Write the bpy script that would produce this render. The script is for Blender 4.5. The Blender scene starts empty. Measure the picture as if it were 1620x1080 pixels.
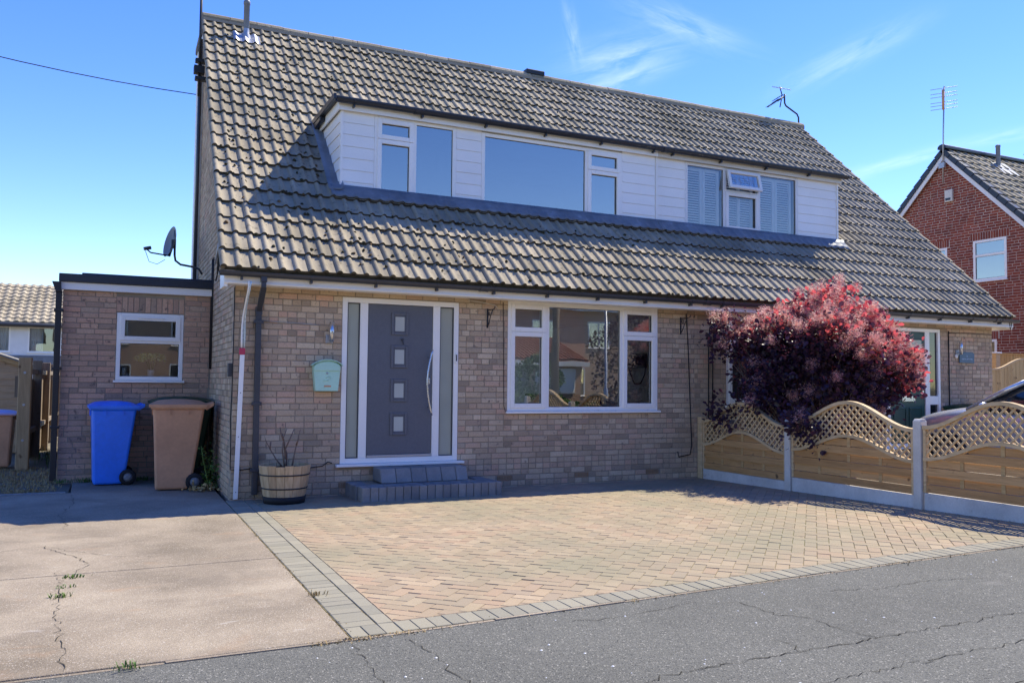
import bpy, math, random
import numpy as np
from mathutils import Vector, Matrix
R = math.radians
rng = np.random.default_rng(7)
random.seed(7)
SC = bpy.context.scene
COL = SC.collection

# ------------------------------------------------------------------ camera
CAM = dict(f=1332.7, yaw=0.4421, pitch=0.0483, roll=0.0101, loc=(-1.2962, -10.4769, 1.4265))
def cam_axes():
    y, p, r = CAM['yaw'], CAM['pitch'], CAM['roll']
    f = Vector((math.sin(y)*math.cos(p), math.cos(y)*math.cos(p), math.sin(p)))
    rt = Vector((math.cos(y), -math.sin(y), 0)); up = rt.cross(f)
    c, s = math.cos(r), math.sin(r)
    return c*rt + s*up, -s*rt + c*up, f
CR, CU, CF = cam_axes()
cd = bpy.data.cameras.new('camera'); cam = bpy.data.objects.new('camera', cd); COL.objects.link(cam)
cd.sensor_fit = 'HORIZONTAL'; cd.sensor_width = 36.0; cd.lens = CAM['f']/1620*36.0
cd.clip_start = 0.05; cd.clip_end = 2000
cam.matrix_world = Matrix(((CR.x, CU.x, -CF.x, CAM['loc'][0]), (CR.y, CU.y, -CF.y, CAM['loc'][1]),
                           (CR.z, CU.z, -CF.z, CAM['loc'][2]), (0, 0, 0, 1)))
SC.camera = cam
def pix(P):     # image position (1620 x 1080) and depth, used only to rank pieces by size
    q = Vector(P) - Vector(CAM['loc']); d = q.dot(CF)
    if d < .1: return -9999, -9999, d
    return 810 + CAM['f']*q.dot(CR)/d, 540 - CAM['f']*q.dot(CU)/d, d

# ------------------------------------------------------------------ world, sun, exposure
SUN = Vector((.68, .22, 1.0)).normalized()
SKY_STRENGTH = 0.095
world = bpy.data.worlds.new('World'); SC.world = world; world.use_nodes = True
wn = world.node_tree; wn.nodes.clear()
wo = wn.nodes.new('ShaderNodeOutputWorld'); wb = wn.nodes.new('ShaderNodeBackground')
sky = wn.nodes.new('ShaderNodeTexSky'); sky.sky_type = 'NISHITA'; sky.sun_disc = False
sky.sun_elevation = math.asin(SUN.z); sky.sun_rotation = math.atan2(SUN.x, SUN.y)
sky.altitude = 50; sky.air_density = 1.0; sky.dust_density = 0.05; sky.ozone_density = 3.0
hs = wn.nodes.new('ShaderNodeHueSaturation'); hs.inputs['Saturation'].default_value = 1.31; hs.inputs['Hue'].default_value = .522
wn.links.new(sky.outputs[0], hs.inputs['Color'])
tc = wn.nodes.new('ShaderNodeTexCoord')
def wmath(op, a, b=None):
    n = wn.nodes.new('ShaderNodeMath'); n.operation = op
    for i, v in enumerate((a, b)):
        if v is None: continue
        if isinstance(v, (int, float)): n.inputs[i].default_value = v
        else: wn.links.new(v, n.inputs[i])
    return n.outputs[0]
def cloud_patch(u, v, axis_pix, spread, tight):
    # an elongated wisp around one direction of the sky
    d = (CF*CAM['f'] + CR*(u-810) - CU*(v-540)).normalized()
    d2 = (CF*CAM['f'] + CR*(u+axis_pix[0]-810) - CU*(v+axis_pix[1]-540)).normalized()
    t = (d2-d); t = (t - d*t.dot(d)).normalized(); b = d.cross(t)
    def dot(vec):
        n = wn.nodes.new('ShaderNodeVectorMath'); n.operation = 'DOT_PRODUCT'
        wn.links.new(tc.outputs['Generated'], n.inputs[0]); n.inputs[1].default_value = vec
        return n.outputs['Value']
    a1 = wmath('POWER', wmath('ABSOLUTE', wmath('DIVIDE', dot(t), spread)), 2.0)
    a2 = wmath('POWER', wmath('ABSOLUTE', wmath('DIVIDE', dot(b), tight)), 2.0)
    fr = wmath('GREATER_THAN', dot(d), 0.0)
    g = wmath('MULTIPLY', wmath('EXPONENT', wmath('MULTIPLY', wmath('ADD', a1, a2), -1.0)), fr)
    comb = wn.nodes.new('ShaderNodeCombineXYZ')
    wn.links.new(wmath('MULTIPLY', dot(t), 9.0), comb.inputs[0]); wn.links.new(wmath('MULTIPLY', dot(b), 45.0), comb.inputs[1])
    comb.inputs[2].default_value = u*.01
    nz = wn.nodes.new('ShaderNodeTexNoise'); nz.inputs['Scale'].default_value = 1.6; nz.inputs['Detail'].default_value = 7
    nz.inputs['Roughness'].default_value = .62; nz.inputs['Distortion'].default_value = .5
    wn.links.new(comb.outputs[0], nz.inputs['Vector'])
    m = wn.nodes.new('ShaderNodeMapRange'); wn.links.new(nz.outputs[0], m.inputs[0])
    m.inputs[1].default_value = .36; m.inputs[2].default_value = .95; m.inputs[3].default_value = 0; m.inputs[4].default_value = 1
    return wmath('MULTIPLY', g, m.outputs[0])
tot = None
for a in (((985, 92), (60, -14), .055, .022), ((906, 55), (6, 30), .028, .007), ((1080, 40), (80, 30), .06, .014), ((985, 128), (60, -20), .05, .008),
          ((1420, 258), (60, -16), .06, .007), ((1600, 214), (60, -10), .04, .005), ((1340, 90), (60, -30), .06, .012), ((-900, 200), (60, 20), .25, .05)):
    c = cloud_patch(a[0][0], a[0][1], a[1], a[2], a[3]); tot = c if tot is None else wmath('ADD', tot, c)
tot = wmath('MINIMUM', wmath('MULTIPLY', tot, .38), .4)
mx = wn.nodes.new('ShaderNodeMix'); mx.data_type = 'RGBA'
wn.links.new(tot, mx.inputs[0]); wn.links.new(hs.outputs[0], mx.inputs[6]); mx.inputs[7].default_value = (6.2, 6.6, 7.0, 1)
wn.links.new(mx.outputs[2], wb.inputs['Color']); wb.inputs['Strength'].default_value = SKY_STRENGTH
wn.links.new(wb.outputs[0], wo.inputs[0])
sl = bpy.data.lights.new('sun', 'SUN'); sl.energy = 2.45; sl.angle = R(0.53); sl.color = (1.0, .93, .74)
so = bpy.data.objects.new('sun', sl); COL.objects.link(so); so.rotation_euler = SUN.to_track_quat('Z', 'Y').to_euler(); so.location = (20, 10, 30)
SC.view_settings.view_transform = 'Standard'; SC.view_settings.look = 'None'
SC.view_settings.exposure = 1.6; SC.view_settings.gamma = 1.0; SC.view_settings.use_curve_mapping = False

# ------------------------------------------------------------------ materials
MATS = {}
class N:
    def __init__(s, name):
        s.m = bpy.data.materials.new(name); s.m.use_nodes = True; s.t = s.m.node_tree; s.t.nodes.clear()
        s.out = s.t.nodes.new('ShaderNodeOutputMaterial'); s.b = s.t.nodes.new('ShaderNodeBsdfPrincipled')
        s.t.links.new(s.b.outputs[0], s.out.inputs[0])
    def n(s, typ, **k):
        o = s.t.nodes.new(typ)
        for a, v in k.items():
            if a in o.inputs.keys() and not hasattr(o, a): o.inputs[a].default_value = v
            else: setattr(o, a, v)
        return o
    def l(s, a, b): s.t.links.new(a, b)
    def math(s, op, a, b=None, clamp=False):
        n = s.t.nodes.new('ShaderNodeMath'); n.operation = op; n.use_clamp = clamp
        for i, v in enumerate((a, b)):
            if v is None: continue
            if isinstance(v, (int, float)): n.inputs[i].default_value = v
            else: s.l(v, n.inputs[i])
        return n.outputs[0]
    def pos(s, scale=(1, 1, 1)):
        g = s.t.nodes.new('ShaderNodeNewGeometry')
        if scale == (1, 1, 1): return g.outputs['Position']
        v = s.t.nodes.new('ShaderNodeVectorMath'); v.operation = 'MULTIPLY'; s.l(g.outputs['Position'], v.inputs[0]); v.inputs[1].default_value = scale
        return v.outputs[0]
    def noise(s, scale, detail=4, rough=.55, vec=None, dist=0):
        n = s.t.nodes.new('ShaderNodeTexNoise'); n.inputs['Scale'].default_value = scale; n.inputs['Detail'].default_value = detail
        n.inputs['Roughness'].default_value = rough; n.inputs['Distortion'].default_value = dist
        s.l(vec if vec is not None else s.pos(), n.inputs['Vector']); return n.outputs[0]
    def mapr(s, v, a, b, c=0., d=1.):
        n = s.t.nodes.new('ShaderNodeMapRange'); s.l(v, n.inputs[0])
        for i, x in enumerate((a, b, c, d)): n.inputs[i+1].default_value = x
        return n.outputs[0]
    def mix(s, f, a, b, mode='MIX'):
        n = s.t.nodes.new('ShaderNodeMix'); n.data_type = 'RGBA'; n.blend_type = mode
        for i, v in ((0, f), (6, a), (7, b)):
            if isinstance(v, (int, float)): n.inputs[i].default_value = v
            elif isinstance(v, tuple): n.inputs[i].default_value = (*v, 1) if len(v) == 3 else v
            else: s.l(v, n.inputs[i])
        return n.outputs[2]
    def ramp(s, f, cols, interp='LINEAR'):
        n = s.t.nodes.new('ShaderNodeValToRGB'); n.color_ramp.interpolation = interp
        e = n.color_ramp.elements
        while len(e) < len(cols): e.new(.5)
        for i, c in enumerate(cols):
            e[i].position = i/max(1, len(cols)-(0 if interp == 'CONSTANT' else 1)); e[i].color = (*c, 1)
        s.l(f, n.inputs[0]); return n.outputs[0]
    def rnd(s):
        o = s.t.nodes.new('ShaderNodeObjectInfo'); g = s.t.nodes.new('ShaderNodeNewGeometry')
        return s.math('FRACT', s.math('ADD', s.math('MULTIPLY', o.outputs['Random'], 3.77), s.math('MULTIPLY', g.outputs['Random Per Island'], 5.31)))
    def bump(s, h, strength=.3, dist=.01):
        b = s.t.nodes.new('ShaderNodeBump'); b.inputs['Strength'].default_value = strength; b.inputs['Distance'].default_value = dist
        s.l(h, b.inputs['Height']); s.l(b.outputs[0], s.b.inputs['Normal'])
    def done(s, col=None, rough=.6, spec=.4, metal=0.):
        if col is not None:
            if isinstance(col, tuple): s.b.inputs['Base Color'].default_value = (*col, 1)
            else: s.l(col, s.b.inputs['Base Color'])
        if isinstance(rough, (int, float)): s.b.inputs['Roughness'].default_value = rough
        else: s.l(rough, s.b.inputs['Roughness'])
        s.b.inputs['Specular IOR Level'].default_value = spec; s.b.inputs['Metallic'].default_value = metal
        MATS[s.m.name] = s.m; return s.m
def varied(name, pal, rough=.8, fine=(90, .25), coarse=(1.3, .18), bump=(120, .25, .004), spec=.3, spots=None, interp='LINEAR'):
    s = N(name); c = s.ramp(s.rnd(), pal, interp) if len(pal) > 1 else s.mix(0., pal[0], pal[0])
    c = s.mix(1., c, s.ramp(s.noise(fine[0], 5, .6), [(1-fine[1],)*3, (1+fine[1],)*3]), 'MULTIPLY')
    k = s.mapr(s.noise(coarse[0], 5, .6), .3, .7, 1-coarse[1], 1+coarse[1])
    c = s.mix(1., c, s.ramp(k, [(0, 0, 0), (1, 1, 1)]) if False else c, 'MIX') if False else c
    n = s.t.nodes.new('ShaderNodeVectorMath'); n.operation = 'SCALE'; s.l(c, n.inputs[0]); s.l(k, n.inputs['Scale']); c = n.outputs[0]
    if spots:
        sc, lo, hi, col = spots
        c = s.mix(s.mapr(s.noise(sc, 4, .6), lo, hi), c, col)
    if bump: s.bump(s.noise(bump[0], 4, .6), bump[1], bump[2])
    return s.done(c, rough, spec)
def plain(name, col, rough=.5, spec=.5, metal=0., fine=(60, .06), coarse=(2.0, .06), bump=None):
    s = N(name)
    k = s.math('MULTIPLY', s.mapr(s.noise(fine[0]), .3, .7, 1-fine[1], 1+fine[1]), s.mapr(s.noise(coarse[0]), .3, .7, 1-coarse[1], 1+coarse[1]))
    n = s.t.nodes.new('ShaderNodeVectorMath'); n.operation = 'SCALE'; n.inputs[0].default_value = col; s.l(k, n.inputs['Scale'])
    if bump: s.bump(s.noise(bump[0], 4, .6), bump[1], bump[2])
    return s.done(n.outputs[0], s.mapr(s.noise(fine[0]*.5), .3, .7, max(0, rough-.06), min(1, rough+.06)), spec, metal)
def wood(name, pal, grain=(3, 3, 60), rough=.75, knots=True):
    s = N(name); c = s.ramp(s.rnd(), pal)
    g = s.noise(1.0, 6, .65, s.pos(grain), .6)
    c = s.mix(1., c, s.ramp(s.mapr(g, .3, .7), [(.72, .68, .62), (1.12, 1.1, 1.08)]), 'MULTIPLY')
    if knots: c = s.mix(s.mapr(s.noise(7, 2, .4), .70, .78), c, (.16, .09, .045))
    s.bump(g, .25, .004); return s.done(c, rough, .25)
def glass(name, refl=.10, gain=1.6, tint=(.86, .9, .9), gcol=(.96, .97, .98)):
    s = N(name); s.t.nodes.remove(s.b)
    tr = s.n('ShaderNodeBsdfTransparent'); tr.inputs[0].default_value = (*tint, 1)
    gl = s.n('ShaderNodeBsdfGlossy'); gl.inputs['Roughness'].default_value = 0.0; gl.inputs[0].default_value = (*gcol, 1)
    fz = s.n('ShaderNodeLayerWeight'); fz.inputs['Blend'].default_value = .35
    f = s.math('ADD', s.math('MULTIPLY', fz.outputs['Fresnel'], gain), refl, True)
    nz = s.noise(.9, 2, .5); b = s.n('ShaderNodeBump'); b.inputs['Strength'].default_value = .05; b.inputs['Distance'].default_value = .03
    s.l(nz, b.inputs['Height']); s.l(b.outputs[0], gl.inputs['Normal'])
    m = s.n('ShaderNodeMixShader'); s.l(f, m.inputs[0]); s.l(tr.outputs[0], m.inputs[1]); s.l(gl.outputs[0], m.inputs[2]); s.l(m.outputs[0], s.out.inputs[0])
    MATS[name] = s.m; return s.m

BRICK_PAL = [(.32, .24, .165), (.56, .415, .27), (.43, .32, .22), (.60, .46, .31), (.49, .365, .25), (.59, .40, .275), (.35, .27, .19), (.64, .50, .34), (.46, .345, .235), (.60, .375, .255)]
M = {}
M['brick'] = varied('buff_brick', BRICK_PAL, .9, (55, .32), (1.1, .14), (150, .5, .004), .2, (14, .60, .75, (.10, .085, .075)))
M['brick_ext'] = varied('purple_red_brick', [(.39, .26, .185), (.60, .365, .245), (.49, .315, .215), (.63, .395, .26), (.35, .25, .18), (.55, .38, .26), (.61, .335, .215)], .9, (55, .3), (1.0, .12), (150, .5, .004), .2, (13, .60, .75, (.10, .08, .072)))
M['brick_red'] = varied('red_brick', [(.23, .055, .035), (.30, .075, .045), (.18, .05, .035), (.27, .065, .04), (.21, .06, .045), (.33, .09, .055)], .88, (50, .25), (.9, .12), (140, .4, .004), .2)
M['mortar'] = varied('mortar', [(.33, .275, .205)], .95, (80, .2), (1.2, .2), (200, .4, .003), .1)
M['mortar_red'] = varied('pale_mortar', [(.56, .46, .37)], .95, (80, .2), (1.2, .2), (200, .4, .003), .1)
def tile_mat(name, pal):
    s = N(name); c = s.ramp(s.rnd(), pal)
    k = s.mapr(s.noise(1.1, 5, .65), .3, .72, .74, 1.14)
    n = s.t.nodes.new('ShaderNodeVectorMath'); n.operation = 'SCALE'; s.l(c, n.inputs[0]); s.l(k, n.inputs['Scale']); c = n.outputs[0]
    c = s.mix(1., c, s.ramp(s.noise(120, 5, .7), [(.72, .72, .72), (1.26, 1.25, 1.22)]), 'MULTIPLY')
    c = s.mix(s.mapr(s.noise(9, 6, .7), .56, .68, 0, .85), c, (.13, .11, .075)); c = s.mix(s.mapr(s.noise(.6, 5, .65), .46, .70, 0, .7), c, (.17, .145, .10))
    c = s.mix(s.mapr(s.noise(24, 3, .6), .66, .72), c, (.055, .05, .04))
    c = s.mix(s.mapr(s.noise(5.5, 4, .7), .70, .76), c, (.30, .17, .06))
    s.bump(s.noise(150, 5, .7), .45, .004); return s.done(c, .92, .2)
M['tile'] = tile_mat('weathered_concrete_tile', [(.33, .28, .205), (.40, .34, .25), (.27, .235, .175), (.44, .375, .28), (.35, .30, .22)])
M['tile_right'] = tile_mat('grey_concrete_tile', [(.33, .29, .225), (.39, .34, .265), (.29, .255, .20), (.41, .36, .28)])
M['tile_far'] = tile_mat('far_concrete_tile', [(.42, .355, .265), (.48, .41, .305), (.37, .315, .235)])
M['tile_dark'] = tile_mat('dark_tile', [(.10, .095, .09), (.13, .12, .11), (.085, .08, .08)])
M['tile_orange'] = varied('orange_pantile', [(.36, .13, .06), (.42, .17, .08), (.30, .10, .05)], .85)
M['moss'] = varied('dry_moss', [(.045, .04, .022), (.07, .06, .03), (.03, .028, .018)], .98, (60, .4), (3, .2), (120, .8, .01), .1)
M['moss_brown'] = varied('brown_moss', [(.16, .10, .05), (.11, .075, .04), (.20, .13, .07)], .98, (60, .4), (3, .2), (120, .8, .01), .1)
M['upvc'] = plain('white_upvc', (.92, .885, .82), .32, .5, 0, (30, .015), (1.5, .03))
M['clad'] = plain('white_cladding', (.92, .885, .82), .42, .5, 0, (70, .02), (1.5, .04))
M['clad_old'] = plain('slightly_grey_cladding', (.88, .85, .79), .5, .5, 0, (70, .03), (1.0, .06))
M['cream'] = plain('creamy_frame', (.66, .61, .52), .5, .4, 0, (40, .05), (1.5, .06))
M['gutter'] = plain('grey_gutter', (.050, .053, .062), .38, .5, 0, (30, .1), (1.2, .12))
M['navy'] = plain('dark_edge_trim', (.022, .026, .036), .35, .5, 0, (30, .1), (1.2, .12))
M['black'] = plain('black_plastic', (.014, .014, .016), .45, .5, 0)
M['lead'] = varied('lead_flashing', [(.15, .165, .19)], .5, (14, .25), (2.5, .25), (30, .3, .01), .5, (5, .60, .78, (.26, .28, .32)))
M['silver'] = plain('brushed_metal', (.62, .63, .65), .28, .5, .9)
M['galv'] = plain('galvanised_metal', (.42, .43, .45), .45, .5, .7)
M['door'] = plain('slate_blue_door', (.128, .134, .150), .48, .4, 0, (45, .07), (1.4, .04), (60, .12, .003))
M['door_green'] = plain('dark_green_door', (.010, .055, .045), .4, .5, 0)
def frosted(name, col):
    s = N(name); z = s.noise(1.6, 2, .5)
    s.bump(s.noise(220, 2, .5), .2, .002)
    return s.done(s.mix(s.mapr(z, .3, .7), col, tuple(c*1.18 for c in col)), .22, .7)
M['frosted'] = frosted('frosted_glass', (.32, .34, .28))
M['frosted_pale'] = frosted('pale_frosted_glass', (.42, .44, .40))
M['pane'] = glass('window_glass', .10, 1.1)
M['pane_front'] = glass('front_window_glass', .20, 1.2)
M['pane_sky'] = glass('coated_glass', .38, 1.2, (.6, .64, .64), (.95, .90, .80))
M['mint'] = plain('mint_green_paint', (.47, .73, .57), .35, .5, 0, (50, .04), (4, .05))
M['concrete_step'] = varied('grey_blue_block', [(.22, .22, .215), (.26, .255, .245), (.19, .19, .192), (.24, .235, .222)], .9, (60, .25), (2.5, .2), (130, .5, .006), .2)
M['oak'] = wood('barrel_oak', [(.52, .37, .21), (.60, .45, .27), (.47, .33, .19), (.56, .41, .24)], (30, 30, 2.2), .7, False)
M['soil'] = varied('soil', [(.035, .025, .018)], 1, (60, .5), (5, .2), (60, 1, .02), .1)
M['twig'] = varied('twig_bark', [(.16, .11, .085), (.20, .14, .10)], .9)
M['blue_bin'] = plain('blue_plastic', (.03, .21, .90), .38, .5, 0, (25, .06), (2.5, .12))
M['brown_bin'] = plain('brown_plastic', (.60, .31, .17), .45, .5, 0, (25, .06), (2.5, .12))
M['green_bin'] = plain('green_plastic', (.008, .055, .025), .42, .5, 0, (25, .06), (2.5, .1))
M['rubber'] = plain('black_rubber', (.018, .018, .02), .7, .3)
M['hub'] = plain('grey_hub', (.20, .21, .23), .5, .4)
M['purple'] = plain('lilac_lid', (.42, .36, .62), .4, .5)
M['fence'] = wood('treated_fence_wood', [(.54, .355, .165), (.60, .40, .19), (.50, .33, .15), (.57, .385, .18)], (4, 4, 45))
M['fence_h'] = wood('treated_slat_wood', [(.54, .315, .135), (.62, .375, .17), (.49, .275, .115), (.58, .345, .15)], (26, 3, 60))
M['fence_trim'] = wood('pale_fence_trim', [(.60, .44, .25), (.65, .49, .29)], (12, 4, 30), .75, False)
M['post_wood'] = wood('sawn_post', [(.44, .32, .18), (.48, .35, .2)], (30, 30, 2.5))
M['old_fence'] = wood('weathered_fence_wood', [(.24, .185, .13), (.30, .235, .17), (.20, .155, .11)], (30, 30, 2.5))
M['shed'] = wood('shed_boards', [(.50, .34, .20), (.56, .39, .23), (.45, .30, .17)], (4, 4, 50))
M['felt'] = varied('shed_felt', [(.24, .22, .19)], .95, (80, .3))
M['tan_fence'] = wood('new_fence_wood', [(.58, .40, .18), (.62, .44, .21), (.54, .36, .16)], (22, 22, 2.2))
M['orange_fence'] = wood('orange_fence_wood', [(.60, .34, .11), (.65, .38, .13)], (22, 22, 2.2))
M['conc_post'] = varied('concrete_post', [(.60, .57, .52)], .92, (60, .15), (2.4, .14), (120, .4, .004), .2)
M['gravel_board'] = varied('concrete_gravel_board', [(.58, .56, .53), (.63, .61, .58)], .92, (60, .18), (2.0, .2), (110, .4, .005), .2, (7, .64, .8, (.22, .22, .21)))
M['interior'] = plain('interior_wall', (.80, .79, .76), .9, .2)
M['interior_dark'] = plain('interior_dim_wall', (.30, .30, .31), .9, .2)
M['shutter'] = plain('white_shutter', (.92, .89, .83), .45, .4)
M['curtain'] = varied('net_curtain', [(.66, .66, .64), (.72, .72, .7)], .9)
M['car'] = plain('silver_car_paint', (.62, .64, .68), .22, .8, .55, (200, .03), (1, .02))
M['car_glass'] = plain('car_glass', (.012, .016, .022), .04, .9)
M['slate_sign'] = plain('slate_sign', (.10, .165, .21), .5, .4, 0, (60, .12), (8, .1))
M['sign_text'] = plain('pale_lettering', (.45, .56, .64), .6, .3)
M['leaf_green'] = varied('weed_leaf', [(.06, .13, .025), (.10, .19, .04), (.15, .20, .05)], .7, (30, .2), (3, .15), None, .3)
M['hedge'] = varied('hedge_leaf', [(.07, .14, .03), (.12, .22, .05), (.05, .10, .025)], .75, (20, .3), (2, .25), None, .3)
M['dry_grass'] = varied('dry_grass', [(.40, .29, .13), (.46, .34, .17), (.30, .22, .10)], .95, (30, .2), (3, .2), None, .1)
M['flower'] = varied('yellow_green_petal', [(.55, .62, .20), (.62, .68, .30), (.45, .55, .15)], .8, (40, .2), (3, .1), None, .2)
M['ceramic'] = plain('white_ceramic', (.72, .76, .74), .2, .6)
M['red_tape'] = plain('red_tape', (.52, .05, .09), .5, .4)
M['clear_wrap'] = plain('silver_wrap', (.55, .62, .62), .25, .6, .2)
M['cable'] = plain('black_cable', (.02, .018, .018), .6, .3)
M['white_paint'] = plain('white_paint', (.78, .77, .75), .6, .3)
M['terracotta'] = varied('airbrick_clay', [(.37, .24, .14), (.33, .21, .12)], .9)
M['asphalt_road'] = None
def leafmat(name, pal, trans):
    s = N(name); c = s.ramp(s.rnd(), pal); s.done(c, .42, .5)
    t = s.n('ShaderNodeBsdfTranslucent'); t.inputs[0].default_value = (*trans, 1)
    m = s.n('ShaderNodeMixShader'); m.inputs[0].default_value = .38
    s.l(s.b.outputs[0], m.inputs[1]); s.l(t.outputs[0], m.inputs[2]); s.l(m.outputs[0], s.out.inputs[0]); return s.m
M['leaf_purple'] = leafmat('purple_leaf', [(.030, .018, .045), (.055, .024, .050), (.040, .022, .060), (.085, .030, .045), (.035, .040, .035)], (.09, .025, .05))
M['leaf_red'] = leafmat('red_young_sunlit_leaf', [(.36, .06, .07), (.50, .09, .10), (.30, .05, .08), (.44, .12, .12)], (.85, .14, .16))
M['plume'] = leafmat('pink_plume', [(.90, .46, .37), (.94, .54, .44), (.84, .39, .33), (.92, .48, .42)], (.95, .46, .36))
def asphalt():
    s = N('asphalt'); p = s.pos()
    v = s.t.nodes.new('ShaderNodeTexVoronoi'); v.inputs['Scale'].default_value = 150; s.l(p, v.inputs['Vector'])
    g = s.ramp(s.t.nodes.new('ShaderNodeSeparateColor').outputs[0], [(0, 0, 0), (1, 1, 1)]) if False else None
    sep = s.n('ShaderNodeSeparateColor'); s.l(v.outputs['Color'], sep.inputs[0])
    c = s.ramp(sep.outputs[0], [(.092, .091, .082), (.112, .110, .098), (.134, .131, .116), (.160, .155, .136)])
    c = s.mix(s.math('GREATER_THAN', sep.outputs[1], .965), c, (.30, .285, .25))
    c = s.mix(s.math('GREATER_THAN', sep.outputs[2], .95), c, (.05, .05, .05))
    k = s.mapr(s.noise(.7, 5, .6), .3, .7, .86, 1.12)
    n = s.t.nodes.new('ShaderNodeVectorMath'); n.operation = 'SCALE'; s.l(c, n.inputs[0]); s.l(k, n.inputs['Scale'])
    c = s.mix(s.mapr(s.noise(1.9, 5, .65), .62, .80, 0, .5), n.outputs[0], (.30, .28, .25))
    s.bump(v.outputs['Distance'], .55, .006); return s.done(c, .88, .3)
M['asphalt'] = asphalt()
def slab():
    s = N('worn_concrete'); p = s.pos()
    v = s.t.nodes.new('ShaderNodeTexVoronoi'); v.inputs['Scale'].default_value = 170; s.l(p, v.inputs['Vector'])
    sep = s.n('ShaderNodeSeparateColor'); s.l(v.outputs['Color'], sep.inputs[0])
    big = s.noise(.75, 6, .62)
    c = s.ramp(s.mapr(big, .32, .68), [(.195, .158, .115), (.295, .24, .178), (.40, .33, .245)])
    c = s.mix(1., c, s.ramp(sep.outputs[0], [(.80, .80, .80), (1.0, 1.0, 1.0), (1.16, 1.15, 1.13)]), 'MULTIPLY')
    c = s.mix(s.math('MULTIPLY', s.math('GREATER_THAN', sep.outputs[1], .94), .7), c, (.50, .44, .37))
    c = s.mix(s.mapr(s.noise(1.4, 3, .5, s.pos((1, 1.8, 1)), .7), .62, .76, 0, .40), c, (.36, .21, .11))
    c = s.mix(s.mapr(s.noise(3.4, 3, .5, s.pos((.6, 1.5, 1))), .70, .76, 0, .7), c, (.52, .47, .41)); c = s.mix(s.mapr(s.noise(1.1, 6, .7, s.pos((.7, 1.3, 1)), .4), .50, .72, 0, .6), c, (.16, .13, .10)); c = s.mix(s.mapr(s.noise(16, 4, .6), .60, .75, 0, .4), c, (.20, .17, .13))
    s.bump(s.math('ADD', v.outputs['Distance'], s.noise(3, 4, .6)), .45, .005); return s.done(c, .9, .25)
M['slab'] = slab()
def pavmat(name, pal, amt):
    s = N(name); c = s.ramp(s.rnd(), pal)
    c = s.mix(1., c, s.ramp(s.noise(90, 5, .65), [(.76, .76, .76), (1.22, 1.22, 1.2)]), 'MULTIPLY')
    c = s.mix(s.mapr(s.noise(.55, 5, .6), .42, .66, 0, amt), c, (.25, .225, .15)); c = s.mix(s.mapr(s.noise(1.7, 4, .6), .60, .78, 0, .5), c, (.17, .145, .10))
    c = s.mix(s.mapr(s.noise(5, 4, .6), .62, .78, 0, .45), c, (.23, .19, .13))
    s.bump(s.noise(140, 4, .6), .4, .004); return s.done(c, .88, .25)
M['paver'] = pavmat('buff_paver', [(.305, .232, .16), (.365, .275, .188), (.41, .315, .215), (.355, .25, .17), (.39, .295, .195), (.32, .25, .18), (.375, .26, .178)], .85)
M['paver_grey'] = pavmat('grey_paver', [(.27, .245, .19), (.315, .285, .22), (.24, .222, .178), (.29, .262, .205)], .35)
M['joint'] = varied('sandy_mossy_joint', [(.20, .165, .085)], .98, (40, .35), (3, .35), (80, .8, .01), .1, (2.2, .50, .62, (.13, .135, .055)))
M['ground'] = varied('bare_ground', [(.19, .165, .12)], .98, (10, .3), (.6, .3), (30, .6, .02), .1)
M['crack'] = plain('crack_dirt', (.045, .042, .035), .95, .1)
M['lawn'] = varied('lawn', [(.07, .10, .03)], .98, (25, .35), (.8, .3), (50, .8, .02), .1)

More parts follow.
